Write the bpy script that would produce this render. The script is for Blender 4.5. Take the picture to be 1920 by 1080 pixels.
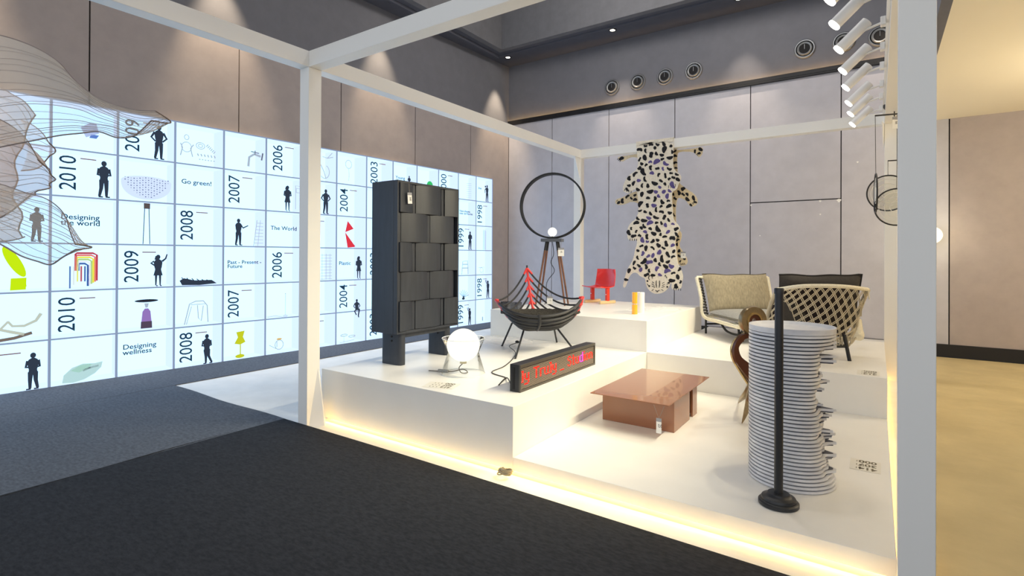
import bpy, math, random
from mathutils import Vector, Matrix
from mathutils.geometry import tessellate_polygon
random.seed(7)
PI = math.pi
for o in list(bpy.data.objects): bpy.data.objects.remove(o)
S = bpy.context.scene
COL = S.collection

# ------------------------------------------------------------ camera
FP, CX, CY = 992.63, 960.0, 476.38            # focal length and horizon in px of a 1920x1080 frame
CAM = Vector((4.0905, -2.7938, 1.5))
FW = Vector((-0.56741938, 0.82342122, 0.00356924))
RT = Vector((0.82342696, 0.56740312, 0.00466361))
UP = Vector((-0.00181492, -0.00558523, 0.99998276))
cd = bpy.data.cameras.new('camera'); cam = bpy.data.objects.new('camera', cd); COL.objects.link(cam)
M = Matrix.Identity(4)
for i in range(3):
    M[i][0] = RT[i]; M[i][1] = UP[i]; M[i][2] = -FW[i]; M[i][3] = CAM[i]
cam.matrix_world = M
cd.sensor_width = 36; cd.sensor_fit = 'HORIZONTAL'; cd.lens = FP / 1920 * 36
cd.shift_y = -(540 - CY) / 1920; cd.clip_end = 100
S.camera = cam
S.view_settings.view_transform = 'Standard'; S.view_settings.look = 'None'
S.view_settings.gamma = 1; S.view_settings.use_curve_mapping = False
S.view_settings.exposure = 0.45

# ------------------------------------------------------------ ambient light of the hall
w = bpy.data.worlds.new('world'); S.world = w; w.use_nodes = True
w.node_tree.nodes['Background'].inputs[0].default_value = (0.89, 0.94, 1.0, 1)
w.node_tree.nodes['Background'].inputs[1].default_value = 0.85

def light(kind, loc, power, col, target=None, size=.05, spot=60, blend=.6, parent=None, sy=None, name=None):
    d = bpy.data.lights.new(name or kind.lower() + '_light', kind); d.energy = power; d.color = col
    if kind == 'AREA':
        d.size = size
        if sy: d.shape = 'RECTANGLE'; d.size_y = sy
    else: d.shadow_soft_size = size
    if kind == 'SPOT': d.spot_size = math.radians(spot); d.spot_blend = blend
    o = bpy.data.objects.new(d.name, d); COL.objects.link(o); o.location = loc
    if target is not None:
        o.rotation_euler = (Vector(target) - Vector(loc)).to_track_quat('-Z', 'Y').to_euler()
    if parent:
        o.parent = parent; o.matrix_parent_inverse = Matrix.Translation(-parent.location)
    return o

WARM = (1.0, .90, .74); NEUT = (1.0, .96, .9)
# unseen point lights added to brighten the walls, the stand and the right bay
for hx, hy, hp in ((3.4, -4.4, 35), (2.6, 1.6, 70), (.4, 4.4, 80), (3.0, 5.0, 75), (6.8, 4.8, 92), (6.2, 1.0, 24)):
    light('POINT', (hx, hy, 6.4 if hx < 4.5 else 2.9), hp, (1, .95, .88) if hx < 4.5 else (1, .87, .64), size=.25, name='added_fill_light')

# ------------------------------------------------------------ helpers
def at(u, v, x=None, y=None, z=None, d=None):
    r = FW + RT * ((u - CX) / FP) + UP * ((CY - v) / FP)
    if d is not None: return CAM + r * d
    if x is not None: return CAM + r * ((x - CAM.x) / r.x)
    if y is not None: return CAM + r * ((y - CAM.y) / r.y)
    return CAM + r * ((z - CAM.z) / r.z)
V = Vector

def srgb(c):
    f = lambda x: x / 12.92 if x <= .04045 else ((x + .055) / 1.055) ** 2.4
    return tuple(f(v / 255) for v in c)

MATS = {}
def mat(name, col, rough=.6, metal=0, emit=None, es=1, noise=None, bump=None, trans=0, alpha=None, spec=.5, sheen=0, coat=0, col2=None, ntype='noise'):
    if name in MATS: return MATS[name]
    m = bpy.data.materials.new(name); m.use_nodes = True; nt = m.node_tree; b = nt.nodes['Principled BSDF']
    c = srgb(col)
    b.inputs['Base Color'].default_value = (*c, 1); b.inputs['Roughness'].default_value = rough
    b.inputs['Metallic'].default_value = metal; b.inputs['Specular IOR Level'].default_value = spec
    if coat: b.inputs['Coat Weight'].default_value = coat
    if sheen: b.inputs['Sheen Weight'].default_value = sheen
    if trans: b.inputs['Transmission Weight'].default_value = trans
    if emit: b.inputs['Emission Color'].default_value = (*srgb(emit), 1); b.inputs['Emission Strength'].default_value = es
    if noise or bump:
        tc = nt.nodes.new('ShaderNodeTexCoord')
        mp = nt.nodes.new('ShaderNodeMapping'); nt.links.new(tc.outputs['Object'], mp.inputs[0])
        scale, amt = (noise or bump)[:2]
        if noise and len(noise) > 2: mp.inputs['Scale'].default_value = noise[2]
        n = nt.nodes.new('ShaderNodeTexNoise'); n.inputs['Scale'].default_value = scale; n.inputs['Detail'].default_value = 8
        n.inputs['Roughness'].default_value = .6
        nt.links.new(mp.outputs[0], n.inputs['Vector'])
        if noise:
            cr = nt.nodes.new('ShaderNodeValToRGB')
            c2 = srgb(col2) if col2 else tuple(v * (1 - amt) for v in c)
            cr.color_ramp.elements[0].color = (*c2, 1); cr.color_ramp.elements[1].color = (*(c if col2 else tuple(min(1, v * (1 + amt)) for v in c)), 1)
            cr.color_ramp.elements[0].position = .32; cr.color_ramp.elements[1].position = .68
            nt.links.new(n.outputs['Fac'], cr.inputs[0]); nt.links.new(cr.outputs[0], b.inputs['Base Color'])
        if bump:
            n2 = nt.nodes.new('ShaderNodeTexNoise'); n2.inputs['Scale'].default_value = bump[0]; n2.inputs['Detail'].default_value = 6
            nt.links.new(tc.outputs['Object'], n2.inputs['Vector'])
            bp = nt.nodes.new('ShaderNodeBump'); bp.inputs['Strength'].default_value = bump[1]; bp.inputs['Distance'].default_value = bump[2] if len(bump) > 2 else .01
            nt.links.new(n2.outputs['Fac'], bp.inputs['Height']); nt.links.new(bp.outputs[0], b.inputs['Normal'])
    MATS[name] = m; return m

def emis(name, col, st=1.0, lin=None):
    if name in MATS: return MATS[name]
    m = bpy.data.materials.new(name); m.use_nodes = True; nt = m.node_tree
    for n in list(nt.nodes): nt.nodes.remove(n)
    o = nt.nodes.new('ShaderNodeOutputMaterial'); e = nt.nodes.new('ShaderNodeEmission')
    e.inputs[0].default_value = (*(lin or srgb(col)), 1); e.inputs[1].default_value = st
    nt.links.new(e.outputs[0], o.inputs[0]); MATS[name] = m; return m

def sheer(name, col, op, rough=.6, trans=.5):
    """thin see-through stuff: part transparent, part diffuse and translucent"""
    if name in MATS: return MATS[name]
    m = bpy.data.materials.new(name); m.use_nodes = True; nt = m.node_tree
    for n in list(nt.nodes): nt.nodes.remove(n)
    o = nt.nodes.new('ShaderNodeOutputMaterial'); t = nt.nodes.new('ShaderNodeBsdfTransparent')
    d = nt.nodes.new('ShaderNodeBsdfDiffuse'); tl = nt.nodes.new('ShaderNodeBsdfTranslucent')
    d.inputs[0].default_value = (*srgb(col), 1); tl.inputs[0].default_value = (*srgb(col), 1)
    a = nt.nodes.new('ShaderNodeMixShader'); a.inputs[0].default_value = trans
    nt.links.new(d.outputs[0], a.inputs[1]); nt.links.new(tl.outputs[0], a.inputs[2])
    b = nt.nodes.new('ShaderNodeMixShader'); b.inputs[0].default_value = op
    nt.links.new(t.outputs[0], b.inputs[1]); nt.links.new(a.outputs[0], b.inputs[2]); nt.links.new(b.outputs[0], o.inputs[0])
    MATS[name] = m; return m

def thin_glass(name, tint=(250, 252, 250), fres=1.35):
    if name in MATS: return MATS[name]
    m = bpy.data.materials.new(name); m.use_nodes = True; nt = m.node_tree
    for n in list(nt.nodes): nt.nodes.remove(n)
    o = nt.nodes.new('ShaderNodeOutputMaterial'); t = nt.nodes.new('ShaderNodeBsdfTransparent'); g = nt.nodes.new('ShaderNodeBsdfGlossy')
    t.inputs[0].default_value = (*srgb(tint), 1); g.inputs['Roughness'].default_value = .03
    f = nt.nodes.new('ShaderNodeFresnel'); f.inputs[0].default_value = fres
    x = nt.nodes.new('ShaderNodeMixShader'); nt.links.new(f.outputs[0], x.inputs[0])
    nt.links.new(t.outputs[0], x.inputs[1]); nt.links.new(g.outputs[0], x.inputs[2]); nt.links.new(x.outputs[0], o.inputs[0])
    MATS[name] = m; return m

class MB:
    def __init__(s): s.v = []; s.f = []; s.m = []; s.cur = 0
    def mi(s, i): s.cur = i; return s
    def add(s, vs, fs):
        b = len(s.v); s.v += [tuple(x) for x in vs]; s.f += [tuple(b + i for i in f) for f in fs]; s.m += [s.cur] * len(fs); return s
    def box(s, x0, x1, y0, y1, z0, z1, mt=None):
        vs = [V((x, y, z)) for z in (z0, z1) for y in (y0, y1) for x in (x0, x1)]
        if mt: vs = [mt @ v for v in vs]
        return s.add(vs, [(0, 2, 3, 1), (4, 5, 7, 6), (0, 1, 5, 4), (2, 6, 7, 3), (0, 4, 6, 2), (1, 3, 7, 5)])
    def tube(s, pts, r, n=8, closed=False):
        pts = [V(p) for p in pts]; k = len(pts)
        if not isinstance(r, (list, tuple)): r = [r] * k
        T = []
        for i in range(k):
            a = pts[(i - 1) % k] if (closed or i) else pts[i]; b = pts[(i + 1) % k] if (closed or i < k - 1) else pts[i]
            t = (b - a); T.append(t.normalized() if t.length > 1e-9 else V((0, 0, 1)))
        nrm = T[0].orthogonal().normalized(); vs = []
        for i in range(k):
            nrm = nrm - T[i] * nrm.dot(T[i])
            nrm = nrm.normalized() if nrm.length > 1e-6 else T[i].orthogonal().normalized()
            bn = T[i].cross(nrm)
            for j in range(n):
                a = 2 * PI * j / n; vs.append(pts[i] + (nrm * math.cos(a) + bn * math.sin(a)) * r[i])
        fs = []
        for i in range(k if closed else k - 1):
            i2 = (i + 1) % k
            for j in range(n):
                fs.append((i * n + j, i * n + (j + 1) % n, i2 * n + (j + 1) % n, i2 * n + j))
        if not closed: fs.append(tuple(reversed(range(n)))); fs.append(tuple((k - 1) * n + j for j in range(n)))
        return s.add(vs, fs)
    def lathe(s, prof, n=32, o=(0, 0, 0), mt=None, closed=False, open_=False):
        vs = []
        for r, z in prof:
            for j in range(n):
                a = 2 * PI * j / n; p = V((r * math.cos(a), r * math.sin(a), z))
                vs.append((mt @ p) if mt else p + V(o))
        fs = []; k = len(prof)
        for i in range(k if closed else k - 1):
            i2 = (i + 1) % k
            for j in range(n): fs.append((i * n + j, i * n + (j + 1) % n, i2 * n + (j + 1) % n, i2 * n + j))
        if not closed:
            if prof[0][0] > 1e-6 and not open_: fs.append(tuple(reversed(range(n))))
            if prof[-1][0] > 1e-6 and not open_: fs.append(tuple((k - 1) * n + j for j in range(n)))
        return s.add(vs, fs)
    def sphere(s, c, r, n=24, sc=(1, 1, 1), mt=None):
        m = n // 2; vs = []; fs = []
        for i in range(m + 1):
            for j in range(n):
                a = PI * i / m; b = 2 * PI * j / n
                p = V((r * sc[0] * math.sin(a) * math.cos(b), r * sc[1] * math.sin(a) * math.sin(b), r * sc[2] * math.cos(a)))
                if mt: p = mt @ p
                vs.append(p + V(c))
        for i in range(m):
            for j in range(n): fs.append((i * n + j, (i + 1) * n + j, (i + 1) * n + (j + 1) % n, i * n + (j + 1) % n))
        return s.add(vs, fs)
    def prism(s, poly, ext):
        n = len(poly); p = [V(q) for q in poly]; e = V(ext)
        tri = tessellate_polygon([p])
        fs = [tuple(t) for t in tri] + [tuple(reversed([i + n for i in t])) for t in tri]
        fs += [(i, (i + 1) % n, n + (i + 1) % n, n + i) for i in range(n)]
        return s.add(p + [q + e for q in p], fs)
    def grid(s, fn, nu, nv, thick=0):
        vs = [V(fn(i / nu, j / nv)) for j in range(nv + 1) for i in range(nu + 1)]
        W = nu + 1; fs = [(j * W + i, j * W + i + 1, (j + 1) * W + i + 1, (j + 1) * W + i) for j in range(nv) for i in range(nu)]
        if thick:
            N = len(vs); nr = []
            for j in range(nv + 1):
                for i in range(nu + 1):
                    a = vs[j * W + min(i + 1, nu)] - vs[j * W + max(i - 1, 0)]; b = vs[min(j + 1, nv) * W + i] - vs[max(j - 1, 0) * W + i]
                    q = a.cross(b); nr.append(q.normalized() if q.length > 1e-12 else V((0, 0, 1)))
            vs = vs + [vs[i] - nr[i] * thick for i in range(N)]
            fs += [tuple(reversed([N + k for k in f])) for f in list(fs)]
            rim = [i for i in range(W)] + [j * W + nu for j in range(1, nv + 1)] + [nv * W + i for i in range(nu - 1, -1, -1)] + [j * W for j in range(nv - 1, 0, -1)]
            for a, b in zip(rim, rim[1:] + rim[:1]): fs.append((b, a, N + a, N + b))
        return s.add(vs, fs)
    def build(s, name, mats, parent=None, smooth=40, bevel=0, seg=2, sub=0):
        me = bpy.data.meshes.new(name); me.from_pydata(s.v, [], s.f); me.validate()
        if not isinstance(mats, (list, tuple)): mats = [mats]
        for m in mats: me.materials.append(m)
        if len(mats) > 1 and len(me.polygons) == len(s.m): me.polygons.foreach_set('material_index', s.m)
        o = bpy.data.objects.new(name, me); COL.objects.link(o)
        if smooth:
            me.polygons.foreach_set('use_smooth', [True] * len(me.polygons)); me.set_sharp_from_angle(angle=math.radians(smooth))
        if bevel:
            b = o.modifiers.new('bevel', 'BEVEL'); b.width = bevel; b.segments = seg; b.limit_method = 'ANGLE'
        if sub:
            b = o.modifiers.new('sub', 'SUBSURF'); b.levels = sub; b.render_levels = sub
        if parent is not None:
            o.parent = parent
            o.matrix_parent_inverse = Matrix.Translation(-parent.location)
        return o

def tag(o, label=None, cat=None, group=None, kind=None):
    if label: o['label'] = label
    if cat: o['category'] = cat
    if group: o['group'] = group
    if kind: o['kind'] = kind
    return o
def thing(name, loc, label, cat, group=None):
    o = bpy.data.objects.new(name, None); COL.objects.link(o); o.location = loc; o.empty_display_size = .05
    return tag(o, label, cat, group)
def struct(o): o['kind'] = 'structure'; return o
def bez(p, n=12):
    """smooth curve through points (Catmull-Rom)"""
    p = [V(q) for q in p]; out = []
    for i in range(len(p) - 1):
        a = p[max(i - 1, 0)]; b = p[i]; c = p[i + 1]; d = p[min(i + 2, len(p) - 1)]
        for k in range(n):
            t = k / n
            out.append(.5 * ((2 * b) + (c - a) * t + (2 * a - 5 * b + 4 * c - d) * t * t + (3 * b - a - 3 * c + d) * t ** 3))
    out.append(p[-1]); return out
def samp(c, t):
    x = t * (len(c) - 1); i = min(int(x), len(c) - 2); f = x - i
    return c[i] * (1 - f) + c[i + 1] * f

_tc = {}
def text2d(body, size, thin=0, align='LEFT', spacing=1.0):
    k = (body, size, thin, align, spacing)
    if k in _tc: return _tc[k]
    c = bpy.data.curves.new('t', 'FONT'); c.body = body; c.size = size; c.offset = thin; c.align_x = align; c.resolution_u = 3
    c.space_character = spacing; c.space_line = .8
    o = bpy.data.objects.new('t', c); COL.objects.link(o)
    dg = bpy.context.evaluated_depsgraph_get(); me = bpy.data.meshes.new_from_object(o.evaluated_get(dg))
    r = ([(v.co.x, v.co.y) for v in me.vertices], [tuple(p.vertices) for p in me.polygons])
    bpy.data.objects.remove(o); bpy.data.curves.remove(c); bpy.data.meshes.remove(me)
    _tc[k] = r; return r

# ------------------------------------------------------------ materials
m_white = mat('white_paint', (244, 242, 237), .55)
m_plat = mat('white_laminate', (246, 243, 236), .38, noise=(3, .02), spec=.4)
m_floor = mat('cream_floor', (245, 243, 238), .7, noise=(2.5, .06), bump=(6, .25, .02))
m_carpet_lit = mat('lit_slate_carpet', (99, 104, 113), .95, noise=(26, .24, (1, 2.2, 1)), bump=(300, .4, .002), spec=.12)  # paler partly as another roll, partly with the display wall's light in its colour
m_carpet_dim = mat('dim_charcoal_carpet', (50, 52, 57), .95, noise=(26, .26, (1, 2.2, 1)), bump=(300, .4, .002), spec=.12)  # darker partly as another roll, partly for its distance from the display's light
m_taupe = mat('taupe_panel', (176, 165, 161), .75, noise=(5, .05), spec=.25)
m_gpanel = mat('grey_panel', (196, 193, 198), .7, noise=(4, .05), spec=.25)
m_dwall = mat('dark_grey_wall', (118, 118, 124), .85, noise=(5, .05), spec=.2)
m_seam = mat('seam_black', (26, 24, 25), .8)
m_black = mat('black_skirting', (20, 19, 22), .55)
m_conc = mat('grey_plaster', (112, 112, 116), .9, noise=(6, .08), bump=(20, .3, .01))
m_cream = mat('cream_ceiling', (250, 240, 215), .8)
m_dceil = mat('dark_soffit', (84, 86, 96), .85, noise=(4, .06))
m_blk = mat('black_metal', (30, 31, 33), .38, metal=.3)
m_blkp = mat('black_powdercoat', (26, 27, 29), .6)
m_chrome = mat('chrome', (220, 220, 222), .12, metal=1)
m_paper = mat('white_card', (240, 238, 232), .7)
m_ink = mat('ink', (30, 30, 34), .8)

# ------------------------------------------------------------ setting: floor, walls, ceiling
YB = 7.5
P0 = V((-3.55, -1.45, 0)); P1 = V((-3.08, 6.85, 0)); DU = (P1 - P0).normalized(); DN = V((DU.y, -DU.x, 0))   # left wall direction and its normal (into the room)
WL0 = P0 - DN * .07 - DU * 4.5; LEN = (YB - WL0.y) / DU.y
struct(MB().box(-4.5, 10, -7.5, YB + .3, -.12, 0).build('floor', m_floor))

def wl(s, n, z): return WL0 + DU * s + DN * n + V((0, 0, z))
ZT = 4.585
def slab_l(mb, s0, s1, n0, n1, z0, z1):
    vs = [wl(s, n, z) for z in (z0, z1) for n in (n0, n1) for s in (s0, s1)]
    mb.add(vs, [(0, 2, 3, 1), (4, 5, 7, 6), (0, 1, 5, 4), (2, 6, 7, 3), (0, 4, 6, 2), (1, 3, 7, 5)])
mb = MB(); slab_l(mb, -.5, LEN + .1, -.25, -.03, 0, 7.4); wall_l = struct(mb.build('wall_left', m_seam, smooth=0))
seams = []
for u in (166, 447, 638.5, 778, 882):
    r = FW + RT * ((u - CX) / FP) + UP * .1
    t = (WL0 - CAM).dot(DN) / r.dot(DN); seams.append(((CAM + r * t) - WL0).dot(DU))
ss = [seams[0] - 3.53, seams[0] - 1.765] + seams + [LEN]
ss = [-.5] + ss
for a, b in zip(ss, ss[1:]):
    mb = MB(); slab_l(mb, a + .008, b - .008, -.03, 0, 0, ZT); mb.build('wall_panel', m_taupe, wall_l, smooth=0)
mb = MB(); slab_l(mb, -.5, LEN, -.03, 0, ZT + .03, 7.4); mb.build('upper_wall', m_dwall, wall_l, smooth=0)

cx0 = wl(LEN, 0, 0).x
wall_b = struct(MB().box(cx0 - .3, 10, YB + .03, YB + .25, 0, 7.4).build('wall_back', m_seam, smooth=0))
bs = [cx0] + [at(u, 300, y=YB).x for u in (1035, 1141.5, 1265, 1407, 1577, 1780)]
while bs[-1] < 9.9: bs.append(bs[-1] + 1.36)
hx0, hx1 = at(1407, 380, y=YB).x, at(1577, 373, y=YB).x
for a, b in zip(bs, bs[1:]):
    if abs(a - hx0) < .1:
        MB().box(a + .008, b - .008, YB, YB + .03, .2, 2.466).build('wall_panel', m_gpanel, wall_b, smooth=0)
        MB().box(a + .008, b - .008, YB, YB + .03, 2.484, ZT).build('wall_panel', m_gpanel, wall_b, smooth=0)
    else: MB().box(a + .008, b - .008, YB, YB + .03, .2, ZT).build('wall_panel', m_gpanel if b < 5 else m_taupe, wall_b, smooth=0)
MB().box(cx0, 10, YB, YB + .03, ZT + .1, 7.4).build('upper_wall', m_dwall, wall_b, smooth=0)
mb = MB(); mb.v = []
# chips along the horizontal joint
for u, v, r in ((1538, 377, .018), (1573, 376, .03), (1538, 402, .012), (1425, 442, .01), (1608, 304, .014), (1408, 385, .015)):
    c = at(u, v, y=YB - .001)
    mb.add([c + V((r * math.cos(a) * (1 + .4 * math.sin(3 * a)), 0, r * math.sin(a))) for a in [2 * PI * i / 9 for i in range(9)]], [tuple(range(9))])
mb.build('paint_chip', m_white, wall_b)
struct(MB().box(cx0, 10, YB - .025, YB + .03, 0, .2).build('baseboard_back', m_black))
# ledge over the panels, its cove strip glows on the upper wall
tr = MB(); pts = []
for i in range(60):
    x = cx0 + (10 - cx0) * i / 59; pts.append((x, .008 * math.sin(x * 1.7)))
tr.box(cx0, 10, YB - .05, YB + .03, ZT, ZT + .03).box(cx0, 10, YB - .05, YB - .042, ZT + .03, ZT + .1); struct(tr.build('trim_1', m_black, bevel=.005))
st = MB(); st.box(cx0, 10, YB - .036, YB - .026, ZT + .03, ZT + .04); st.build('cove_strip', emis('cove_glow', (255, 200, 120), 40), bpy.data.objects['trim_1'])
# right: warm white wall box far right so the ceiling has an end
struct(MB().box(9.9, 10.1, -7.5, YB + .3, 0, 7.4).build('wall_right', m_taupe))

# dark soffit along the walls, plaster coffer in the middle, lowered cream ceiling on the right
ZS = 5.98
c0 = at(940, 93, z=ZS)
def ceil_piece(mb):
    pass
cb = MB()
ix0, iy1 = c0.x, c0.y
cb.box(-5, ix0, -7.5, YB + .3, ZS, ZS + .12); cb.box(ix0, 4.6, iy1, YB + .3, ZS, ZS + .12)
ceil = struct(cb.build('ceiling', m_dceil, smooth=0))
MB().box(ix0 - .12, ix0 + .01, -7.5, iy1 + .12, ZS - .002, ZS + 1.3).build('coffer_side', m_conc, ceil, smooth=0)
MB().box(ix0, 4.6, iy1 - .01, iy1 + .12, ZS - .002, ZS + 1.3).build('coffer_side', m_conc, ceil, smooth=0)
MB().box(ix0 - .12, 4.6, -7.5, iy1 + .12, ZS + 1.3, ZS + 1.42).build('coffer_top', m_conc, ceil, smooth=0)
# stepped dark edge along the coffer
MB().box(ix0 - .30, ix0 - .24, -7.5, iy1 + .24, ZS - .06, ZS).build('soffit_step', m_dceil, ceil, smooth=0)
MB().box(ix0 - .30, 4.6, iy1 + .24, iy1 + .30, ZS - .03, ZS).build('soffit_step', m_dceil, ceil, smooth=0)
struct(MB().box(4.6, 10, -2.0, YB + .3, 3.6, 3.75).build('ceiling', m_cream, smooth=0))
struct(MB().box(4.52, 4.6, -2.0, YB + .3, 3.6, 7.4).build('trim_2', m_dwall, smooth=0))

# carpets: strips taped edge to edge
def carpet(x0, x1, y0, y1, z, label, m, wall=False):
    nx = max(2, int((x1 - x0) * 6)); ny = max(2, int((y1 - y0) * 6))
    def xl(y): return (P0 + DU * ((y - P0.y) / DU.y)).x + (.004 if y > -1.6 else -.06) if wall else x0
    mb = MB(); mb.grid(lambda a, b: (xl(y0 + (y1 - y0) * b) * (1 - a) + x1 * a, y0 + (y1 - y0) * b + .012 * math.sin(9 * a) * (b > .99), z + .0025 * math.sin(5 * a + 3 * b)), nx, ny, thick=.004)
    tag(mb.build('carpet', m), label, 'carpet', 'dark carpet strips on the floor'); return mb
carpet(-2.49, -.31, -6.5, 0.0, .009, 'charcoal carpet strip in the middle of the walkway, left of the frame post', m_carpet_lit)
carpet(-3.6, -2.505, -6.5, 7.2, .009, 'charcoal carpet strip running along the foot of the bright display wall', m_carpet_lit, True)
carpet(-.33, 9, -6.5, -.005, .016, 'near charcoal carpet in front of the platform, lapping over its neighbour', m_carpet_dim)
# crease beside the lap
cr = MB()
for j, (off, am) in enumerate(((-.34, .012), (-.16, .006))):
    cr.tube(bez([(off + .03 * math.sin(k * 1.3 + j), -4.6 + k * .46, .008 + am * .3) for k in range(10)], 6), [max(.001, am * math.sin(PI * i / 54)) for i in range(55)], 6)
o = cr.build('carpet_fold', m_carpet_dim, bpy.data.objects['carpet.002'])

m_warm_tint = mat('warm_tint', (198, 180, 136), .85, noise=(1.6, .10), bump=(5, .5, .03))  # yellow tint stands in for warm light on the same white floor
tag(MB().grid(lambda a, b: (4.31 + 5.5 * a, -.0 + 7.46 * b, .0045 + .003 * math.sin(7 * b + 3 * a) ** 2), 20, 30, thick=.003).build('warm_tint_floor', m_warm_tint), 'floor sheet right of the near post, its yellow tint standing in for warm light', 'floor sheet')

# ------------------------------------------------------------ round air vents on the upper back wall
rings = [(-.475, 5.036), (.084, 5.045), (.644, 5.048), (1.202, 5.056), (3.068, 5.067), (3.634, 5.059), (4.126, 5.042)]
names_v = ['first round air vent from the left on the upper back wall', 'second round air vent from the left on the upper back wall', 'third round air vent from the left on the upper back wall',
  'fourth round air vent from the left, rightmost of the group of four', 'round air vent alone left of the row of spotlights', 'round air vent half hidden behind a white spotlight', 'rightmost round air vent beside the spotlight track']
m_vent = mat('vent_grey', (120, 122, 126), .4, metal=.4)
vent0 = None
for (vx, vz), lb in zip(rings, names_v):
    if vent0 is None:
        t = thing('air_vent', (vx, YB, vz), lb, 'air vent', 'round air vents')
        mt = Matrix.Translation((vx, YB, vz)) @ Matrix.Rotation(PI / 2, 4, 'X')
        MB().lathe([(.165, 0), (.165, .015), (.15, .03), (.135, .03), (.13, .012), (.13, 0)], 36, mt=mt).build('outer_ring', m_vent, t)
        MB().lathe([(.118, 0), (.118, .03), (.105, .05), (.085, .04), (.08, .01)], 36, mt=mt).build('inner_ring', mat('vent_light', (150, 152, 154), .4, metal=.3), t)
        MB().lathe([(.085, .012), (.085, .03), (.0, .03)], 28, mt=mt).build('throat', m_seam, t)
        MB().box(vx - .004, vx + .004, YB - .045, YB - .03, vz - .01, vz + .07).build('blade', m_vent, t)
        vent0 = t
    else:
        c = vent0.copy(); COL.objects.link(c); c.location = (vx, YB, vz); c['label'] = lb
        for ch in vent0.children:
            k = ch.copy(); COL.objects.link(k); k.parent = c; k.matrix_parent_inverse = ch.matrix_parent_inverse.copy()

# ------------------------------------------------------------ recessed ceiling spots washing the walls
dl = [(-2.76, 6.95), (-.22, 6.93), (2.11, 6.96), (-2.95, 3.65), (-3.1, .9), (-3.2, -1.9), (4.3, 6.95)]
dlb = ['small recessed ceiling spot in the back left corner of the dark soffit', 'lit recessed ceiling spot in the middle of the dark soffit', 'recessed ceiling spot at the top edge above the back wall',
  'recessed ceiling spot above the left wall, nearest the back corner one', 'recessed ceiling spot above the left wall over the display wall centre', 'recessed ceiling spot above the left wall nearest the viewer', 'recessed ceiling spot near the lowered cream ceiling']
for (x, y), lb in zip(dl, dlb):
    t = thing('recessed_spot', (x, y, ZS), lb, 'ceiling light', 'recessed ceiling spots')
    MB().lathe([(.055, 0), (.075, -.004), (.075, -.012), (.05, -.012), (.048, 0)], 24, o=(x, y, ZS)).build('trim_ring', m_blk, t)
    MB().lathe([(.0, -.008), (.047, -.008), (.047, -.002), (0, -.002)], 24, o=(x, y, ZS)).build('lamp', emis('spot_lens', (255, 244, 220), 14), t)
    if x < -2:
        light('SPOT', (x, y, ZS - .03), 270, (1.0, .80, .55), target=wl(0, 0, 0) + DU * ((y + .1 - WL0.y) / DU.y) + V((0, 0, 3.4)), size=.03, spot=46, blend=.8, parent=t)
    else:
        light('SPOT', (x, y, ZS - .03), 95, (1.0, .84, .66), target=(x, YB, 3.2), size=.03, spot=52, blend=.9, parent=t)

# ------------------------------------------------------------ white display frame
Wd = .1283; HB, HT = 3.147, 3.285; LC = 5.158; L = 4.1655
fr = thing('display_frame', (0, 0, 0), 'white square-section open frame of posts and beams standing around the platform', 'frame')
def post(x0, y0, z0=0): return MB().box(x0, x0 + Wd, y0, y0 + Wd, z0, HB).build('post', m_white, fr, bevel=.003)
post(-Wd, 0); post(-Wd, LC); post(L, 0); post(L, LC); post(-Wd, -4.6)
def beam(*a): return MB().box(*a, HB, HT).build('beam', m_white, fr, bevel=.003)
beam(-Wd, 0, -4.6, LC + Wd); beam(L, L + Wd, 0, LC + Wd); beam(0, L, 0, Wd); beam(0, L, LC, LC + Wd)
# small triangular braces at feet and heads of the posts
def brace(pts, e): MB().prism(pts, e).build('brace', m_white, fr)
brace([(0, .02, 0), (0, .11, .50), (.10, .11, 0)], (0, .012, 0))
brace([(-.02, LC, HB), (-.02, LC, HB - .33), (-.02, LC - .16, HB)], (-.012, 0, 0))
brace([(L, LC + .05, HB), (L, LC + .05, HB - .30), (L - .02, LC - .16, HB)], (-.012, 0, 0))

# ------------------------------------------------------------ platform blocks
XP, YP, ZP, ZSL, YM, ZK = 2.035, .21, .464, .117, 2.775, .80
XR = 4.168; YE = 5.35
def plinth(name, x0, x1, y0, y1, z0, z1, lb):
    return tag(MB().box(x0, x1, y0, y1, z0, z1).build(name, m_plat, smooth=0, bevel=.002, seg=1), lb, 'platform')
plinth('platform_block', XP + .002, XR, YP, YM - .002, .028, ZSL, 'low white platform slab carrying the brown coffee table and marble table')
plinth('platform_block', -.085, XP, YP, YM - .002, .028, ZP, 'white platform block carrying the black cabinet and the globe lamp')
plinth('platform_block', XP + .002, XR, YM, YE, .028, ZP, 'white middle-height platform block carrying the lounge chairs')
plinth('platform_block', -.085, XP, YM, 4.95, .028, ZK, 'tallest white platform block carrying the red chair and the ring lamp')
# plinth foot (set back) and light strip shining on the floor under the front and right edges
bt = tag(MB().box(.1, 4.0, .42, 5.2, 0, .028).build('plinth_base', m_white, smooth=0), 'recessed white plinth base hidden under the platform blocks', 'plinth')
m_led = emis('warm_led', (255, 192, 84), 13)
ls = MB().box(-.02, 4.12, .262, .272, .012, .024).build('light_strip', m_led)
tag(ls, 'warm light strip glowing under the front edge of the platform', 'light strip')
ls = MB().box(XR - .035, XR - .025, .25, 5.2, .008, .026).build('light_strip', m_led)
tag(ls, 'warm light strip glowing under the right edge of the platform', 'light strip')
light('AREA', (2.05, .2, .022), 4.5, (1, .66, .20), target=(2.05, -.2, -.02), size=4.1, sy=.012, parent=bpy.data.objects['light_strip'], name='strip_light')

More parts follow.
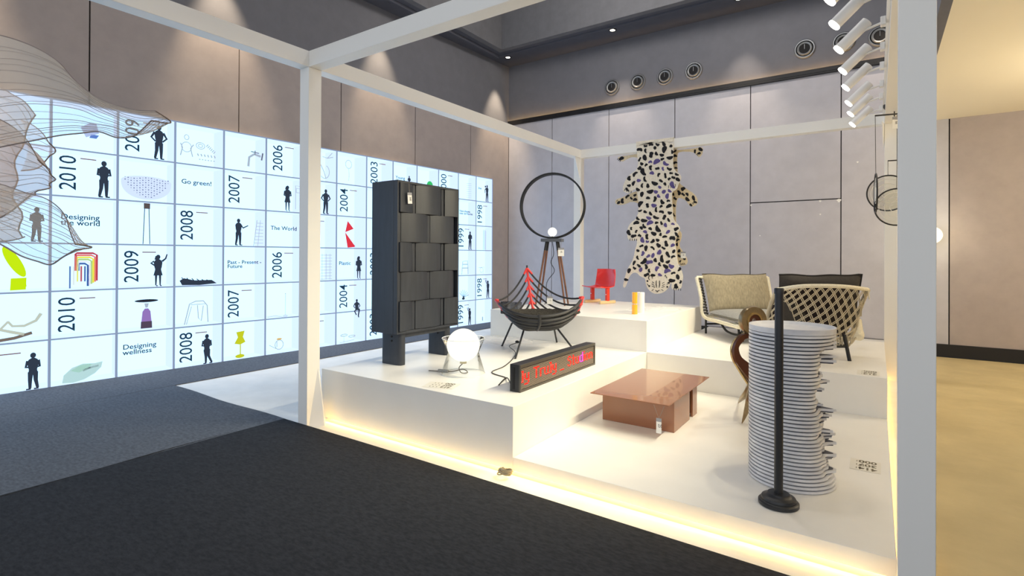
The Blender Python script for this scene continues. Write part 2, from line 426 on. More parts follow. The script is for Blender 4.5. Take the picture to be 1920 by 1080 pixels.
# ------------------------------------------------------------ backlit display wall with printed compartments
def sofu(u):
    r = FW + RT * ((u - CX) / FP); t = (P0 - CAM).dot(DN) / r.dot(DN); return ((CAM + r * t) - P0).dot(DU)
ub = {1: 94, 2: 219.5, 3: 327, 4: 418.5, 5: 498, 7: 630.4, 8: 686.5, 9: 736, 10: 781, 11: 821.6, 12: 858.7, 13: 892, 14: 922.6}
ks = list(ub); sv = [sofu(ub[k]) for k in ks]; n_ = len(ks); mk = sum(ks) / n_; ms = sum(sv) / n_
slope = sum((k - mk) * (s - ms) for k, s in zip(ks, sv)) / sum((k - mk) ** 2 for k in ks)
CW = slope
def B(k):
    if k in ub: return sofu(ub[k])
    if k == 6: return (sofu(ub[5]) + sofu(ub[7])) / 2
    return ms + slope * (k - mk)
S0, S1 = B(0) - 2 * slope, B(14); HT_D = 3.235; RH = HT_D / 6
def D(s, z, n=0): return P0 + DU * s + DN * n + V((0, 0, z))
dw = thing('display_wall', P0, 'long bright backlit wall printed with shelf compartments, years, silhouettes and design objects', 'display wall')
mb = MB()
vs = [D(s, z, n) for z in (0.01, HT_D) for n in (-.06, 0) for s in (S0, S1)]
mb.add(vs, [(0, 2, 3, 1), (4, 5, 7, 6), (0, 1, 5, 4), (2, 6, 7, 3), (0, 4, 6, 2), (1, 3, 7, 5)]); mb.build('light_box', m_white, dw, smooth=0)
e_back = emis('screen_white', None, 1.0, (.62, 1.02, 1.5)); e_strip = emis('screen_shade', None, 1.0, (.54, .69, .98)); e_floor = emis('screen_shade_low', None, 1.0, (.58, .79, 1.15))
e_line = emis('screen_line', (140, 156, 184), .72); e_dark = emis('screen_dark', (52, 62, 78), .7); e_ink = emis('screen_ink', (38, 62, 84), .7)
e_rule = emis('screen_rule', (140, 105, 105), .7); e_pale = emis('screen_pale', (176, 190, 208), .7)
def col(n, c): return emis('screen_' + n, c, .72)
def quad(mb, s0, s1, z0, z1, n): mb.add([D(s0, z0, n), D(s1, z0, n), D(s1, z1, n), D(s0, z1, n)], [(0, 1, 2, 3)])
bk, stp, flo, lin = MB(), MB(), MB(), MB()
rowz = lambda r: HT_D - RH * (r + 1)
sidew = {0: .04, 1: .07, 2: .15, 3: .22, 4: .27, 5: .30, 6: .36, 7: .42, 8: .45, 9: .45, 10: .45, 11: .45, 12: .45, 13: .45}
for k in range(-2, 14):
    for r in range(6):
        s0, s1 = B(k), B(k + 1); z0, z1 = rowz(r), rowz(r) + RH; w_ = sidew.get(k, .04) * (s1 - s0)
        quad(bk, s0, s1, z0, z1, .001)
        d = .06 * RH + .07 * RH * abs(2.5 - r) / 2.5
        stp.add([D(s1 - w_, z0 + (d if r > 2 else 0), .002), D(s1, z0, .002), D(s1, z1, .002), D(s1 - w_, z1 - (d if r < 3 else 0), .002)], [(0, 1, 2, 3)])
        if r >= 3: flo.add([D(s0, z0, .002), D(s1, z0, .002), D(s1 - w_, z0 + d, .002), D(s0, z0 + d, .002)], [(0, 1, 2, 3)])
        else: flo.add([D(s0, z1 - d, .002), D(s1 - w_, z1 - d, .002), D(s1, z1, .002), D(s0, z1, .002)], [(0, 1, 2, 3)])
for k in range(-2, 15): quad(lin, B(k) - .013, B(k) + .013, 0.01, HT_D, .003)
for r in range(7): quad(lin, S0, S1, max(.01, rowz(r) + RH - .009), rowz(r) + RH + .009, .0035)
bk.build('backlit_print', e_back, dw, smooth=0); stp.build('printed_shelf_sides', e_strip, dw, smooth=0)
flo.build('printed_shelf_boards', e_floor, dw, smooth=0); lin.build('printed_grid', e_line, dw, smooth=0)

class G:
    """flat print on the display, in one cell: x 0..1 of cell width, y 0..1 of cell height"""
    def __init__(s, k, r): s.mb = MB(); s.s0 = B(k); s.w = B(k + 1) - B(k); s.z0 = rowz(r); s.h = RH; s.lev = .005
    def P(s, x, y): return D(s.s0 + x * s.w, s.z0 + y * s.h, s.lev)
    def poly(s, pts):
        p3 = [s.P(*q) for q in pts]; tri = tessellate_polygon([p3]); s.mb.add(p3, [tuple(t) for t in tri]); return s
    def stroke(s, pts, w0, w1=None):
        w1 = w0 if w1 is None else w1; a = s.h / s.w; n = len(pts); Lp, Rp = [], []
        for i, (x, y) in enumerate(pts):
            x0, y0 = pts[max(i - 1, 0)]; x1, y1 = pts[min(i + 1, n - 1)]
            dx, dy = (x1 - x0) / a, (y1 - y0); l = math.hypot(dx, dy) or 1; w = w0 + (w1 - w0) * i / max(1, n - 1)
            Lp.append((x - dy / l * w * a, y + dx / l * w)); Rp.append((x + dy / l * w * a, y - dx / l * w))
        vs = [s.P(*q) for q in Lp + Rp]; s.mb.add(vs, [(i, i + 1, n + i + 1, n + i) for i in range(n - 1)])
        return s
    def dot(s, x, y, r, ry=None, n=20):
        a = s.h / s.w; ry = ry or r
        vs = [s.P(x + r * a * math.cos(2 * PI * i / n), y + ry * math.sin(2 * PI * i / n)) for i in range(n)]
        s.mb.add(vs, [tuple(range(n))]); return s
    def ring(s, x, y, rx, ry, w, n=32, a0=0, a1=2 * PI):
        a = s.h / s.w
        s.stroke([(x + rx * a * math.cos(a0 + (a1 - a0) * i / n), y + ry * math.sin(a0 + (a1 - a0) * i / n)) for i in range(n + 1)], w); return s
    def text(s, body, x, y, size, thin=0, rot=False, sx=1, sy=1):
        vs, fs = text2d(body, size, thin)
        if rot: P = [D(s.s0 + x * s.w - v[1] * sy, s.z0 + y * s.h + v[0] * sx, s.lev) for v in vs]
        else: P = [D(s.s0 + x * s.w + v[0] * sx, s.z0 + y * s.h + v[1] * sy, s.lev) for v in vs]
        s.mb.add(P, fs); return s
    def done(s, name, m): s.mb.build(name, m, dw, smooth=0)

def year(k, r, y, x=.36):
    vs, fs = text2d(y, .2, .0006); a = min(v[0] for v in vs); b = max(v[0] for v in vs); c = min(v[1] for v in vs); d = max(v[1] for v in vs); g = G(k, r)
    P = [D(g.s0 + g.w * x - .155 * (v[1] - c) / (d - c), g.z0 + g.h * (.14 + .72 * (v[0] - a) / (b - a)), g.lev) for v in vs]
    g.mb.add(P, fs); g.done('printed_year', e_ink)
    G(k, r).stroke([(x + .06, .83), (x + .30, .83)], .012).done('printed_rule', e_rule)
def words(k, r, t, x=.1, y=.5, size=.085): G(k, r).text(t, x, y, size * 1.0, .0012, False, 1.08, 1).done('printed_words', e_ink)

def figure(k, r, x, h=.78, pose='hips', y0=.03, fl=1):
    g = G(k, r); a = g.h / g.w
    X = lambda dx: x + dx * a * h * fl
    Y = lambda q: y0 + q * h
    g.dot(X(0), Y(.93), .062 * h, .075 * h)
    g.stroke([(X(0), Y(.9)), (X(0), Y(.83))], .028 * h)
    g.poly([(X(-.035), Y(.86)), (X(.035), Y(.86)), (X(.09), Y(.82)), (X(.122), Y(.76)), (X(.105), Y(.62)), (X(.085), Y(.54)), (X(.10), Y(.44)), (X(-.10), Y(.44)), (X(-.085), Y(.54)), (X(-.105), Y(.62)), (X(-.122), Y(.76)), (X(-.09), Y(.82))])
    if pose == 'sit':
        g.stroke([(X(-.02), Y(.48)), (X(.17), Y(.44))], .06 * h, .05 * h); g.stroke([(X(.17), Y(.46)), (X(.10), Y(.12)), (X(.13), Y(.02))], .045 * h, .03 * h)
        g.stroke([(X(0), Y(.46)), (X(-.14), Y(.38)), (X(-.02), Y(.16))], .045 * h, .03 * h)
    elif pose in ('dress', 'wave'):
        g.poly([(X(-.09), Y(.5)), (X(.09), Y(.5)), (X(.13), Y(.34)), (X(-.13), Y(.34))])
        for q in (-.055, .055): g.stroke([(X(q), Y(.36)), (X(q * 1.1), Y(.03))], .034 * h, .018 * h); g.stroke([(X(q), Y(.015)), (X(q + .05), Y(.01))], .015 * h)
        g.stroke([(X(-.04), Y(.96)), (X(-.07), Y(.84))], .035 * h)
    else:
        l1, l2 = (.06, .10) if pose != 'walk' else (.03, .16)
        g.stroke([(X(-.05), Y(.48)), (X(-.06), Y(.25)), (X(-l2), Y(.03))], .058 * h, .03 * h)
        g.stroke([(X(.05), Y(.48)), (X(l1), Y(.25)), (X(l1), Y(.03))], .058 * h, .03 * h)
        for q in (-l2, l1): g.stroke([(X(q - .02), Y(.015)), (X(q + .08), Y(.012))], .018 * h)
    if pose in ('hips', 'sit'):
        for q in (-1, 1): g.stroke([(X(.11 * q), Y(.79)), (X(.20 * q), Y(.63)), (X(.09 * q), Y(.52))], .034 * h, .022 * h)
    elif pose == 'wave':
        g.stroke([(X(.11), Y(.79)), (X(.21), Y(.88)), (X(.25), Y(1.02))], .03 * h, .017 * h); g.stroke([(X(-.11), Y(.79)), (X(-.2), Y(.74)), (X(-.05), Y(.62))], .034 * h, .02 * h)
    elif pose == 'point':
        g.stroke([(X(.08), Y(.78)), (X(.17), Y(.66)), (X(.36), Y(.76))], .034 * h, .018 * h)
    elif pose == 'reach':
        for q in (.0, .1): g.stroke([(X(-.06 + q), Y(.79)), (X(-.17 + q), Y(.92)), (X(-.24 + q), Y(1.06))], .03 * h, .018 * h)
    elif pose == 'bow':
        g.stroke([(X(-.1), Y(.8)), (X(-.2), Y(.7)), (X(-.2), Y(.5))], .04 * h, .02 * h); g.dot(X(-.16), Y(.9), .06 * h)
    else:
        g.stroke([(X(-.11), Y(.79)), (X(-.14), Y(.62)), (X(.02), Y(.58))], .036 * h, .024 * h)
        g.stroke([(X(.11), Y(.79)), (X(.15), Y(.62)), (X(-.02), Y(.60))], .036 * h, .024 * h)
    g.done('printed_silhouette', e_dark)

# column by column, top row is 0
figure(0, 2, .78, .7, 'arms')
g = G(0, 3)
for i in range(1): g.poly([(.44 + .25 * math.cos(a) * .55 + .12 * math.sin(a), .62 + .30 * math.sin(a) * -1.0 + .10 * math.cos(a) * -.6) for a in [2 * PI * j / 24 for j in range(24)]])
g.poly([(.38, .05), (.62, .06), (.63, .30), (.39, .29)]); g.stroke([(.60, .30), (.62, .12)], .012); g.done('printed_lime_chair', col('lime', (200, 238, 20)))
g = G(0, 4); g.stroke([(0.0, .10), (.2, .3), (.42, .22), (.6, .16)], .03); g.stroke([(.35, .44), (.42, .34), (.6, .33), (.78, .42), (.86, .56)], .02, .03); g.stroke([(.2, .24), (.36, .44)], .02)
g.done('printed_chaise', col('chaise', (196, 204, 190))); G(0, 4).stroke([(.1, .06), (.45, .10), (.72, .18)], .03).done('printed_chaise', col('brown', (120, 108, 100)))
G(0, 5).stroke([(.22, .79), (.55, .79)], .012).done('printed_rule', e_rule); figure(0, 5, .74, .74, 'arms', fl=-1)
g = G(1, 0); g.poly([(.42, .50), (.55, .62), (.66, .62), (.70, .42), (.5, .30)]); g.done('printed_blue_chair', col('paleblue', (178, 196, 238)))
G(1, 0).poly([(.55, .30), (.66, .30), (.70, .38), (.58, .38)]).done('printed_blue_chair', col('blue', (96, 130, 205)))
year(1, 1, '2010'); figure(1, 1, .78, .80, 'arms')
words(1, 2, 'Designing\nthe world', .14, .52)
base = .05
for i, c in enumerate(((190, 66, 78), (235, 130, 120), (238, 236, 80), (180, 215, 140), (235, 240, 250), (70, 100, 170))):
    o = i * .045; G(1, 3).stroke([(.36 - .0 + o * .2, .42), (.36 + o * .2, .78 - o), (.38 + o * .2, .80 - o), (.62 - o * .55, .80 - o), (.68 - o * .6, .76 - o), (.68 - o * .6, .2 - o * .5)], .020).done('printed_table_stack', col('st%d' % i, c))
for i, c in enumerate(((90, 120, 180), (225, 235, 240), (235, 235, 110), (190, 70, 80), (70, 100, 170))):
    G(1, 3).stroke([(.28 + i * .055, .05 + .07 * min(i, 2)), (.28 + i * .055, .52)], .014).done('printed_table_stack', col('sl%d' % i, c))
year(1, 4, '2010')
g = G(1, 5); g.poly([(.18, .06), (.2, .22), (.32, .36), (.48, .42), (.66, .40), (.78, .42), (.76, .30), (.66, .18), (.5, .08), (.34, .04)]); g.done('printed_glass_bowl', col('glass', (186, 222, 224)))
G(1, 5).poly([(.3, .30), (.45, .40), (.62, .40), (.56, .30), (.42, .24)]).done('printed_glass_bowl', col('green', (130, 196, 150)))
G(1, 5).stroke([(.48, .27), (.6, .32), (.72, .34)], .02).done('printed_glass_bowl', e_dark)
year(2, 0, '2009'); figure(2, 0, .70, .80, 'hips')
g = G(2, 1); g.poly([(.49 - .44 * math.cos(a), .47 - .42 * math.sin(a) ** .8) for a in [PI * j / 20 for j in range(21)]] + [(.49 + .44 * math.cos(a), .47 + .13 * math.sin(a)) for a in [PI * j / 12 for j in range(1, 12)]]); g.done('printed_crystal_bowl', emis('screen_crystal', None, 1, (.50, .60, .80)))
g = G(2, 1); g.lev = .006
for i in range(9):
    for j in range(16):
        x = .12 + j * .05; y = .54 - i * .055 - .02 * math.sin(j * .6)
        if y > .10 + 2.2 * (x - .5) ** 2 * 1.1: g.dot(x, y, .010 + .006 * ((i + j) % 2), n=6)
g.done('printed_crystal_bowl', col('facet', (130, 142, 178)))
g = G(2, 2); g.stroke([(.43, .02), (.455, .84)], .008); g.stroke([(.55, .02), (.53, .84)], .008); g.done('printed_tall_lamp', e_dark)
G(2, 2).poly([(.44, .84), (.55, .84), (.55, .97), (.44, .97)]).done('printed_tall_lamp', col('grey', (92, 84, 82)))
year(2, 3, '2009'); figure(2, 3, .70, .74, 'wave')
g = G(2, 4); g.dot(.5, .70, .24, .035); g.done('printed_bell_table', col('black', (45, 48, 58)))
G(2, 4).poly([(.46, .64), (.54, .64), (.52, .54), (.48, .54)]).done('printed_bell_table', e_pale)
G(2, 4).poly([(.43, .45), (.47, .52), (.53, .52), (.57, .45), (.60, .08), (.40, .08)]).done('printed_bell_table', col('violet', (150, 120, 190)))
g = G(2, 4); g.lev = .006; g.poly([(.404, .22), (.596, .22), (.60, .06), (.40, .06)]).done('printed_bell_table', col('plum', (84, 72, 92)))
words(2, 5, 'Designing\nwellness', .1, .62)
g = G(3, 0)
g.ring(.22, .42, .11, .12, .008); g.ring(.22, .66, .05, .06, .008); g.stroke([(.1, .2), (.14, .4), (.1, .5)], .012); g.stroke([(.34, .2), (.3, .4), (.36, .5)], .012); g.ring(.5, .5, .10, .08, .008); g.ring(.5, .5, .05, .04, .008)
for i in range(6):
    g.stroke([(.44 + i * .07, .30), (.46 + i * .07, .24)], .014); g.stroke([(.47 + i * .06, .16), (.5 + i * .06, .16)], .012); g.stroke([(.62 + .03 * i, .5 - .03 * i), (.66 + .03 * i, .56 - .03 * i)], .01)
g.done('printed_kit_of_parts', e_pale)
words(3, 1, 'Go green!', .12, .52, .085); year(3, 2, '2008')
g = G(3, 3); g.poly([(.1, .14), (.18, .2), (.4, .14), (.75, .14), (.86, .05), (.5, .02), (.15, .03)]); 
for i in range(6): g.stroke([(.2 + i * .1, .12), (.14 + i * .1, .22 - .015 * i)], .01)
g.done('printed_dark_chaise', e_dark)
g = G(3, 4); g.stroke([(.2, .06), (.3, .56), (.42, .62), (.58, .62), (.66, .5), (.68, .08)], .012); g.stroke([(.32, .54), (.62, .54)], .008); g.stroke([(.24, .06), (.34, .5)], .008); g.stroke([(.46, .52), (.48, .2), (.54, .12), (.58, .5)], .01); g.done('printed_clear_stool', e_pale)
year(3, 5, '2008'); figure(3, 5, .66, .74, 'walk', fl=-1)
g = G(4, 0); g.stroke([(.56, .15), (.58, .4), (.7, .5), (.86, .46)], .03); g.done('printed_tap', e_pale); G(4, 0).stroke([(.62, .56), (.82, .54)], .012).stroke([(.72, .48), (.72, .6)], .012).stroke([(.88, .36), (.91, .56)], .02).done('printed_tap', col('tapgrey', (110, 118, 130)))
year(4, 1, '2007'); figure(4, 2, .34, .70, 'point')
g = G(4, 2); g.stroke([(.70, .02), (.78, .72)], .008); g.stroke([(.80, .02), (.86, .72)], .006)
for i in range(7): g.stroke([(.71 + .012 * i, .1 + .09 * i), (.93, .1 + .09 * i)], .006)
g.done('printed_ladder', e_pale)
words(4, 3, 'Past - Present -\nFuture', .09, .54, .072); year(4, 4, '2007')
g = G(4, 5); g.poly([(.3, .74), (.5, .76), (.46, .60), (.52, .46), (.4, .40), (.26, .44), (.34, .6)]); g.stroke([(.4, .40), (.4, .12)], .016); g.dot(.39, .1, .12, .05); g.done('printed_lime_chair', col('olive', (200, 208, 40)))
year(5, 0, '2006', .42); figure(5, 1, .56, .72, 'dress')
g = G(5, 1); g.stroke([(.78, .1), (.78, .78), (.96, .76)], .008); g.stroke([(.80, .58), (.9, .58), (.9, .70), (.80, .70), (.80, .58)], .008); g.done('printed_fridge', e_pale)
words(5, 2, 'The World', .12, .48, .085); year(5, 3, '2006', .42)
g = G(5, 4); g.stroke([(.52, .06), (.52, .66)], .006); g.dot(.52, .68, .015); g.ring(.52, .05, .06, .02, .006); g.stroke([(.05, .06), (.25, .08), (.45, .03)], .005); g.done('printed_wire_lamp', e_pale)
g = G(5, 5); g.ring(.36, .26, .12, .13, .010); g.stroke([(.1, .28), (.28, .16)], .008); g.stroke([(.3, .2), (.3, .36)], .01); g.done('printed_jug', e_pale); G(5, 5).dot(.36, .42, .08, .03).done('printed_jug', col('amber', (226, 190, 120)))
g = G(6, 0); g.ring(.62, .3, .16, .2, .010, a0=-2.4, a1=1.2); g.stroke([(.42, .7), (.5, .5), (.6, .3), (.66, .1)], .012); g.stroke([(.55, .75), (.7, .72), (.85, .9)], .01); g.stroke([(.7, .72), (.88, .78)], .01); g.done('printed_antler_chair', e_pale)
figure(6, 1, .66, .74, 'hips'); G(6, 2).stroke([(.4, .8), (.62, .8)], .012).done('printed_rule', e_rule)
g = G(6, 3)
for i in range(9): g.stroke([(.52, .06 + .09 * i), (.86, .06 + .09 * i)], .006)
for i in range(3): g.stroke([(.56 + .12 * i, .04), (.56 + .12 * i, .82)], .006)
g.done('printed_rack', e_pale); G(6, 5).stroke([(.4, .8), (.62, .8)], .012).done('printed_rule', e_rule)
g = G(7, 0); g.ring(.38, .64, .11, .13, .008); g.stroke([(.38, .5), (.4, .3), (.38, .12)], .006); g.done('printed_balloon', e_pale)
year(7, 1, '2004', .36)
g = G(7, 2); g.poly([(.36, .86), (.56, .62), (.28, .5), (.4, .05), (.62, .06), (.28, .48)]); g.poly([(.28, .48), (.36, .02), (.60, .04)]); g.done('printed_red_folded_chair', col('red', (226, 60, 74)))
words(7, 3, 'Plastic', .08, .48, .085); figure(7, 3, .74, .72, 'dress'); year(7, 4, '2004', .36); figure(7, 4, .68, .6, 'sit', y0=-.22)
g = G(7, 5); g.ring(.26, .28, .12, .03, .010); g.ring(.52, .22, .12, .03, .010); g.stroke([(.26, .24), (.26, .05)], .006); g.stroke([(.12, .06), (.6, .1)], .006); g.done('printed_side_tables', e_pale)
year(8, 0, '2003', .40); year(8, 3, '2003', .40); year(8, 5, '2003', .40)
words(9, 0, 'Young\ndesigners', .1, .42, .08); figure(9, 0, .66, .42, 'arms', y0=.16)
figure(9, 2, .6, .7); year(9, 4, '2002', .4)
G(10, 0).dot(.58, .36, .15).done('printed_green_ball', col('emerald', (60, 196, 110))); year(10, 2, '2001', .4)
year(11, 0, '2000', .38); figure(11, 3, .6, .7)
g = G(12, 0)
for i in range(8): g.stroke([(.45, .08 + .08 * i), (.72, .10 + .08 * i)], .006)
g.done('printed_tower', e_pale)
words(12, 1, 'New shapes\nnew territories', .06, .5, .062); year(12, 2, '1999', .30); figure(12, 2, .66, .72, 'arms')
g = G(12, 3); g.stroke([(.2, .05), (.26, .56), (.52, .58), (.56, .05)], .010); g.stroke([(.22, .3), (.56, .3)], .010); g.stroke([(.26, .44), (.52, .44)], .01); g.done('printed_chair', col('grey2', (110, 124, 142)))
g = G(12, 4)
for i in range(7): g.stroke([(.3, .14), (.3 + .3 * math.cos(.3 + i * .35), .14 + .3 * math.sin(.3 + i * .35))], .008)
g.dot(.3, .1, .08, .05); g.done('printed_spiky_lamp', e_dark)
year(12, 5, '1999', .30); figure(12, 5, .66, .66, 'reach')
words(13, 0, 'line', .12, .5, .07); figure(13, 0, .66, .68, 'bow'); year(13, 1, '1998', .36)
g = G(13, 2)
for i in range(4): g.stroke([(.44 + .05 * i, .03), (.44 + .05 * i, .86 - .05 * (i % 2))], .012)
g.done('printed_tower', e_pale)
g = G(13, 3); g.ring(.34, .2, .1, .1, .008); g.stroke([(.16, .3), (.5, .32), (.44, .05)], .008); g.done('printed_stool', e_pale)
year(13, 4, '1998', .36); figure(13, 4, .74, .72, 'reach')
g = G(13, 5); g.dot(.42, .5, .07); g.done('printed_lamp', e_floor); G(13, 5).stroke([(.42, .12), (.42, .28)], .02).done('printed_lamp', col('grey', (92, 84, 82)))

# ------------------------------------------------------------ black cabinet with woven front
m_cab = mat('black_oak', (46, 50, 58), .42, noise=(30, .15, (1, 1, .12)), bump=(60, .12, .003))
CBX0, CBX1, CBY0, CBY1, CBZ0, CBZ1 = .10, .45, .625, 1.497, .768, 2.2
t = thing('cabinet', ((CBX0 + CBX1) / 2, (CBY0 + CBY1) / 2, ZP), 'tall black wooden cabinet with a woven relief front on the platform', 'cabinet')
body = MB(); body.box(CBX0, CBX1 - .05, CBY0, CBY1, CBZ0, CBZ1).build('body', m_cab, t, bevel=.004)
fb = MB(); fw_ = .022
fb.box(CBX1 - .05, CBX1, CBY0, CBY0 + fw_, CBZ0, CBZ1); fb.box(CBX1 - .05, CBX1, CBY1 - fw_, CBY1, CBZ0, CBZ1)
fb.box(CBX1 - .05, CBX1, CBY0 + fw_, CBY1 - fw_, CBZ0, CBZ0 + fw_); fb.box(CBX1 - .05, CBX1, CBY0 + fw_, CBY1 - fw_, CBZ1 - fw_, CBZ1)
fb.build('front_frame', m_cab, t, bevel=.003)
ry0, ry1, rz0, rz1 = CBY0 + fw_, CBY1 - fw_, CBZ0 + fw_, CBZ1 - fw_
pw = (ry1 - ry0) / 2.12; rh = (rz1 - rz0) / 5
for r in range(5):
    zt = rz1 - rh * r; even = r % 2
    cent = [.55, 1.55] if even else [0.02, 1.04, 2.1]
    for c in cent:
        a0 = max(ry0, ry0 + (c - .44) * pw); a1 = min(ry1, ry0 + (c + .44) * pw)
        def f(i, j, a0=a0, a1=a1, c=c, zt=zt):
            y = a0 + (a1 - a0) * i; q = (y - ry0 - c * pw) / (pw * .44)
            return (CBX1 - .030 + .030 * (1 - q * q), y, zt - rh * .985 * j)
        MB().grid(f, 14, 1, thick=.016).build('woven_slat', m_cab, t, smooth=30)
    for c in ([0.05, 1.05, 2.08] if even else [.53, 1.57]):
        y = ry0 + c * pw
        if ry0 < y - .018 and y + .018 < ry1: MB().box(CBX1 - .05, CBX1 - .018, y - .018, y + .018, zt - rh, zt).build('upright', m_cab, t, bevel=.003)
for y in (.70, 1.34):
    lg = MB(); n = 8; poly = []
    x0, x1, y0, y1, rr = .15, .415, y, y + .085, .035
    for cxx, cyy, a in ((x1 - rr, y0 + rr, -PI / 2), (x1 - rr, y1 - rr, 0), (x0 + rr, y1 - rr, PI / 2), (x0 + rr, y0 + rr, PI)):
        for i in range(n + 1): poly.append((cxx + rr * math.cos(a + PI / 2 * i / n), cyy + rr * math.sin(a + PI / 2 * i / n), ZP))
    lo = MB().prism(poly, (0, 0, CBZ0 - ZP)).build('leg', m_cab, t)
    for z in (.73, .69):
        mt = Matrix.Translation((.30, y, z)) @ Matrix.Rotation(PI / 2, 4, 'X')
        MB().lathe([(0, .006), (.008, .006), (.010, 0)], 12, mt=mt).build('bolt', m_seam, lo)
MB().box(.36, .40, .78, 1.35, .72, .768).build('cross_rail', m_cab, t)

def price_tag(name, top, w, h, label, dirv=(1, 0, 0), string=.06, tilt=0, two=False, lines=('00',)):
    """card with header strip hanging on a string; 'dirv' is the horizontal direction along the card"""
    t = thing(name, top, label, 'price tag', 'hanging price tags')
    d = V(dirv).normalized(); nrm = d.cross(V((0, 0, 1))).normalized()
    if nrm.dot(CAM - V(top)) < 0: nrm = -nrm; 
    right = V((0, 0, 1)).cross(nrm)
    ax = (right * math.cos(tilt) + V((0, 0, 1)) * math.sin(tilt)); ay = (V((0, 0, 1)) * math.cos(tilt) - right * math.sin(tilt))
    tp = V(top); c = tp - ay * string
    P = lambda x, y, n=0: c + ax * x - ay * y + nrm * n
    MB().prism([P(-w / 2, 0), P(w / 2, 0), P(w / 2, h), P(-w / 2, h)], nrm * .0015).build('card', m_paper, t, smooth=0)
    MB().prism([P(-w / 2, -.004, -.001), P(w / 2, -.004, -.001), P(w / 2, h * .2, -.001), P(-w / 2, h * .2, -.001)], nrm * .004).build('clip', mat('clear_clip', (150, 150, 155), .3), t, smooth=0)
    s = MB()
    if two: s.tube([tp + ax * w, P(.0, 0)], .0012, 5); s.tube([tp - ax * w, P(.0, 0)], .0012, 5)
    else: s.tube([tp - ax * .004, P(-.003, 0)], .0012, 5); s.tube([tp + ax * .004, P(.003, 0)], .0012, 5)
    s.build('string', mat('string', (150, 140, 130), .8), t)
    vs, fs = text2d(lines[0], h * .34, 0)
    tx = MB(); tx.add([P(-w * .1 + vy * .8 * 0 + (v[1]) * 1.0, h * .35 + v[0] * .75, .0025) for v in vs for vy in (0,)], fs)
    tx.build('printed_number', m_ink, t, smooth=0)
    return t
price_tag('price_tag', (CBX1 + .035, .735, 2.17), .055, .10, 'white price tag hanging high on the front of the black cabinet', dirv=(0, 1, 0), string=.085, tilt=.08, lines=('388',))

# ------------------------------------------------------------ globe lamp in a clear glass hourglass base
gc = at(868.7, 647.0, d=(at(867, 700, z=ZP) - CAM).dot(FW) ); dg_ = (gc - CAM).dot(FW)
bx, by = gc.x, gc.y; sr = 31.6 * dg_ / FP
t = thing('globe_lamp', (bx, by, ZP), 'glowing white globe table lamp sitting in a flared clear glass base', 'lamp')
m_glass = thin_glass('clear_glass', (252, 253, 252), 1.22)
rb = 41 * dg_ / FP; zc = gc.z; rw = sr * .92; zw = zc - sr * .42; rt_ = 40 * dg_ / FP; zt = zc + sr * .42
MB().lathe([(rb, ZP + .001), (rw, zw), (rt_, zt)], 48, o=(bx, by, 0), open_=True).build('glass_base', m_glass, t, smooth=60)
MB().tube([(bx + rt_ * math.cos(a), by + rt_ * math.sin(a), zt) for a in [2 * PI * i / 48 for i in range(48)]], .0022, 6, True).build('rim', mat('glass_rim', (235, 240, 240), .1), t)
MB().tube([(bx + rb * math.cos(a), by + rb * math.sin(a), ZP + .003) for a in [2 * PI * i / 48 for i in range(48)]], .0022, 6, True).build('rim', mat('glass_rim', (235, 240, 240), .1), t)
MB().sphere((bx, by, zc), sr - .004, 40).build('globe', emis('globe_glow', (255, 248, 226), 1.0), t)
zb_ = zc - sr
MB().lathe([(0, zb_ - .012), (.03, zb_ - .012), (.03, zb_ + .01)], 20, o=(bx, by, 0)).build('lamp_holder', mat('holder', (190, 180, 150), .4), t)
cc = bez([(bx, by, zb_ - .01), (bx - .03, by - .02, ZP + .05), (bx + .03, by - .06, ZP + .02), (bx + .05, by, ZP + .015), (bx - .02, by + .02, ZP + .03), (bx - .10, by - .05, ZP + .012), (bx - .30, by - .12, ZP + .008)], 8)
MB().tube(cc, .004, 6).build('cord', mat('cord_grey', (88, 82, 72), .6), t)
p_ = V((bx - .12, by - .06, ZP + .016)); MB().tube([p_, p_ + V((-.09, -.03, 0))], .013, 8).build('switch', mat('switch_grey', (150, 150, 148), .5), t)
light('POINT', (bx, by, zc + sr + .03), 2.2, (1, .93, .78), size=.1, parent=t)

# ------------------------------------------------------------ bowl-shaped rope chair with red connectors
m_rod = mat('black_cord_tube', (40, 40, 42), .5); m_red = mat('coral_red_plastic', (236, 62, 58), .4)
c_ = V((.97, 2.23, 0)); dC = (V((c_.x, c_.y, ZP)) - CAM).dot(FW)
t = thing('bowl_chair', (c_.x, c_.y, ZP), 'black corded bowl chair with red fishbone connectors on four thin legs', 'chair')
def bp(u, v, dd): return at(u, v, d=dC + dd)
NR = 6
spine = [bp(988, 503, .36), bp(990, 519, .355), bp(992, 535, .34), bp(994, 549, .32), bp(996, 563, .30), bp(999, 577, .26), bp(1002, 588, .2)]
left = [bp(930, 563, .0), bp(937, 573, .01), bp(943, 583, .0), bp(950, 591, -.01), bp(958, 599, -.01), bp(966, 606, 0)]
right = [bp(1093, 558, .0), bp(1090, 570, .0), bp(1085, 580, 0), bp(1079, 589, 0), bp(1071, 596, 0), bp(1063, 602, 0)]
front = [bp(1010, 594, -.42), bp(1010, 602, -.40), bp(1009, 608, -.37), bp(1008, 613, -.33), bp(1006, 616, -.28), bp(1004, 618, -.2)]
def sag(a, b, sg, n=16, back=0):
    o = []
    for i in range(n + 1):
        q = i / n; p = a * (1 - q) + b * q; p = p + V((0, 0, -sg * 4 * q * (1 - q))) + FW * back * 4 * q * (1 - q); o.append(p)
    return o
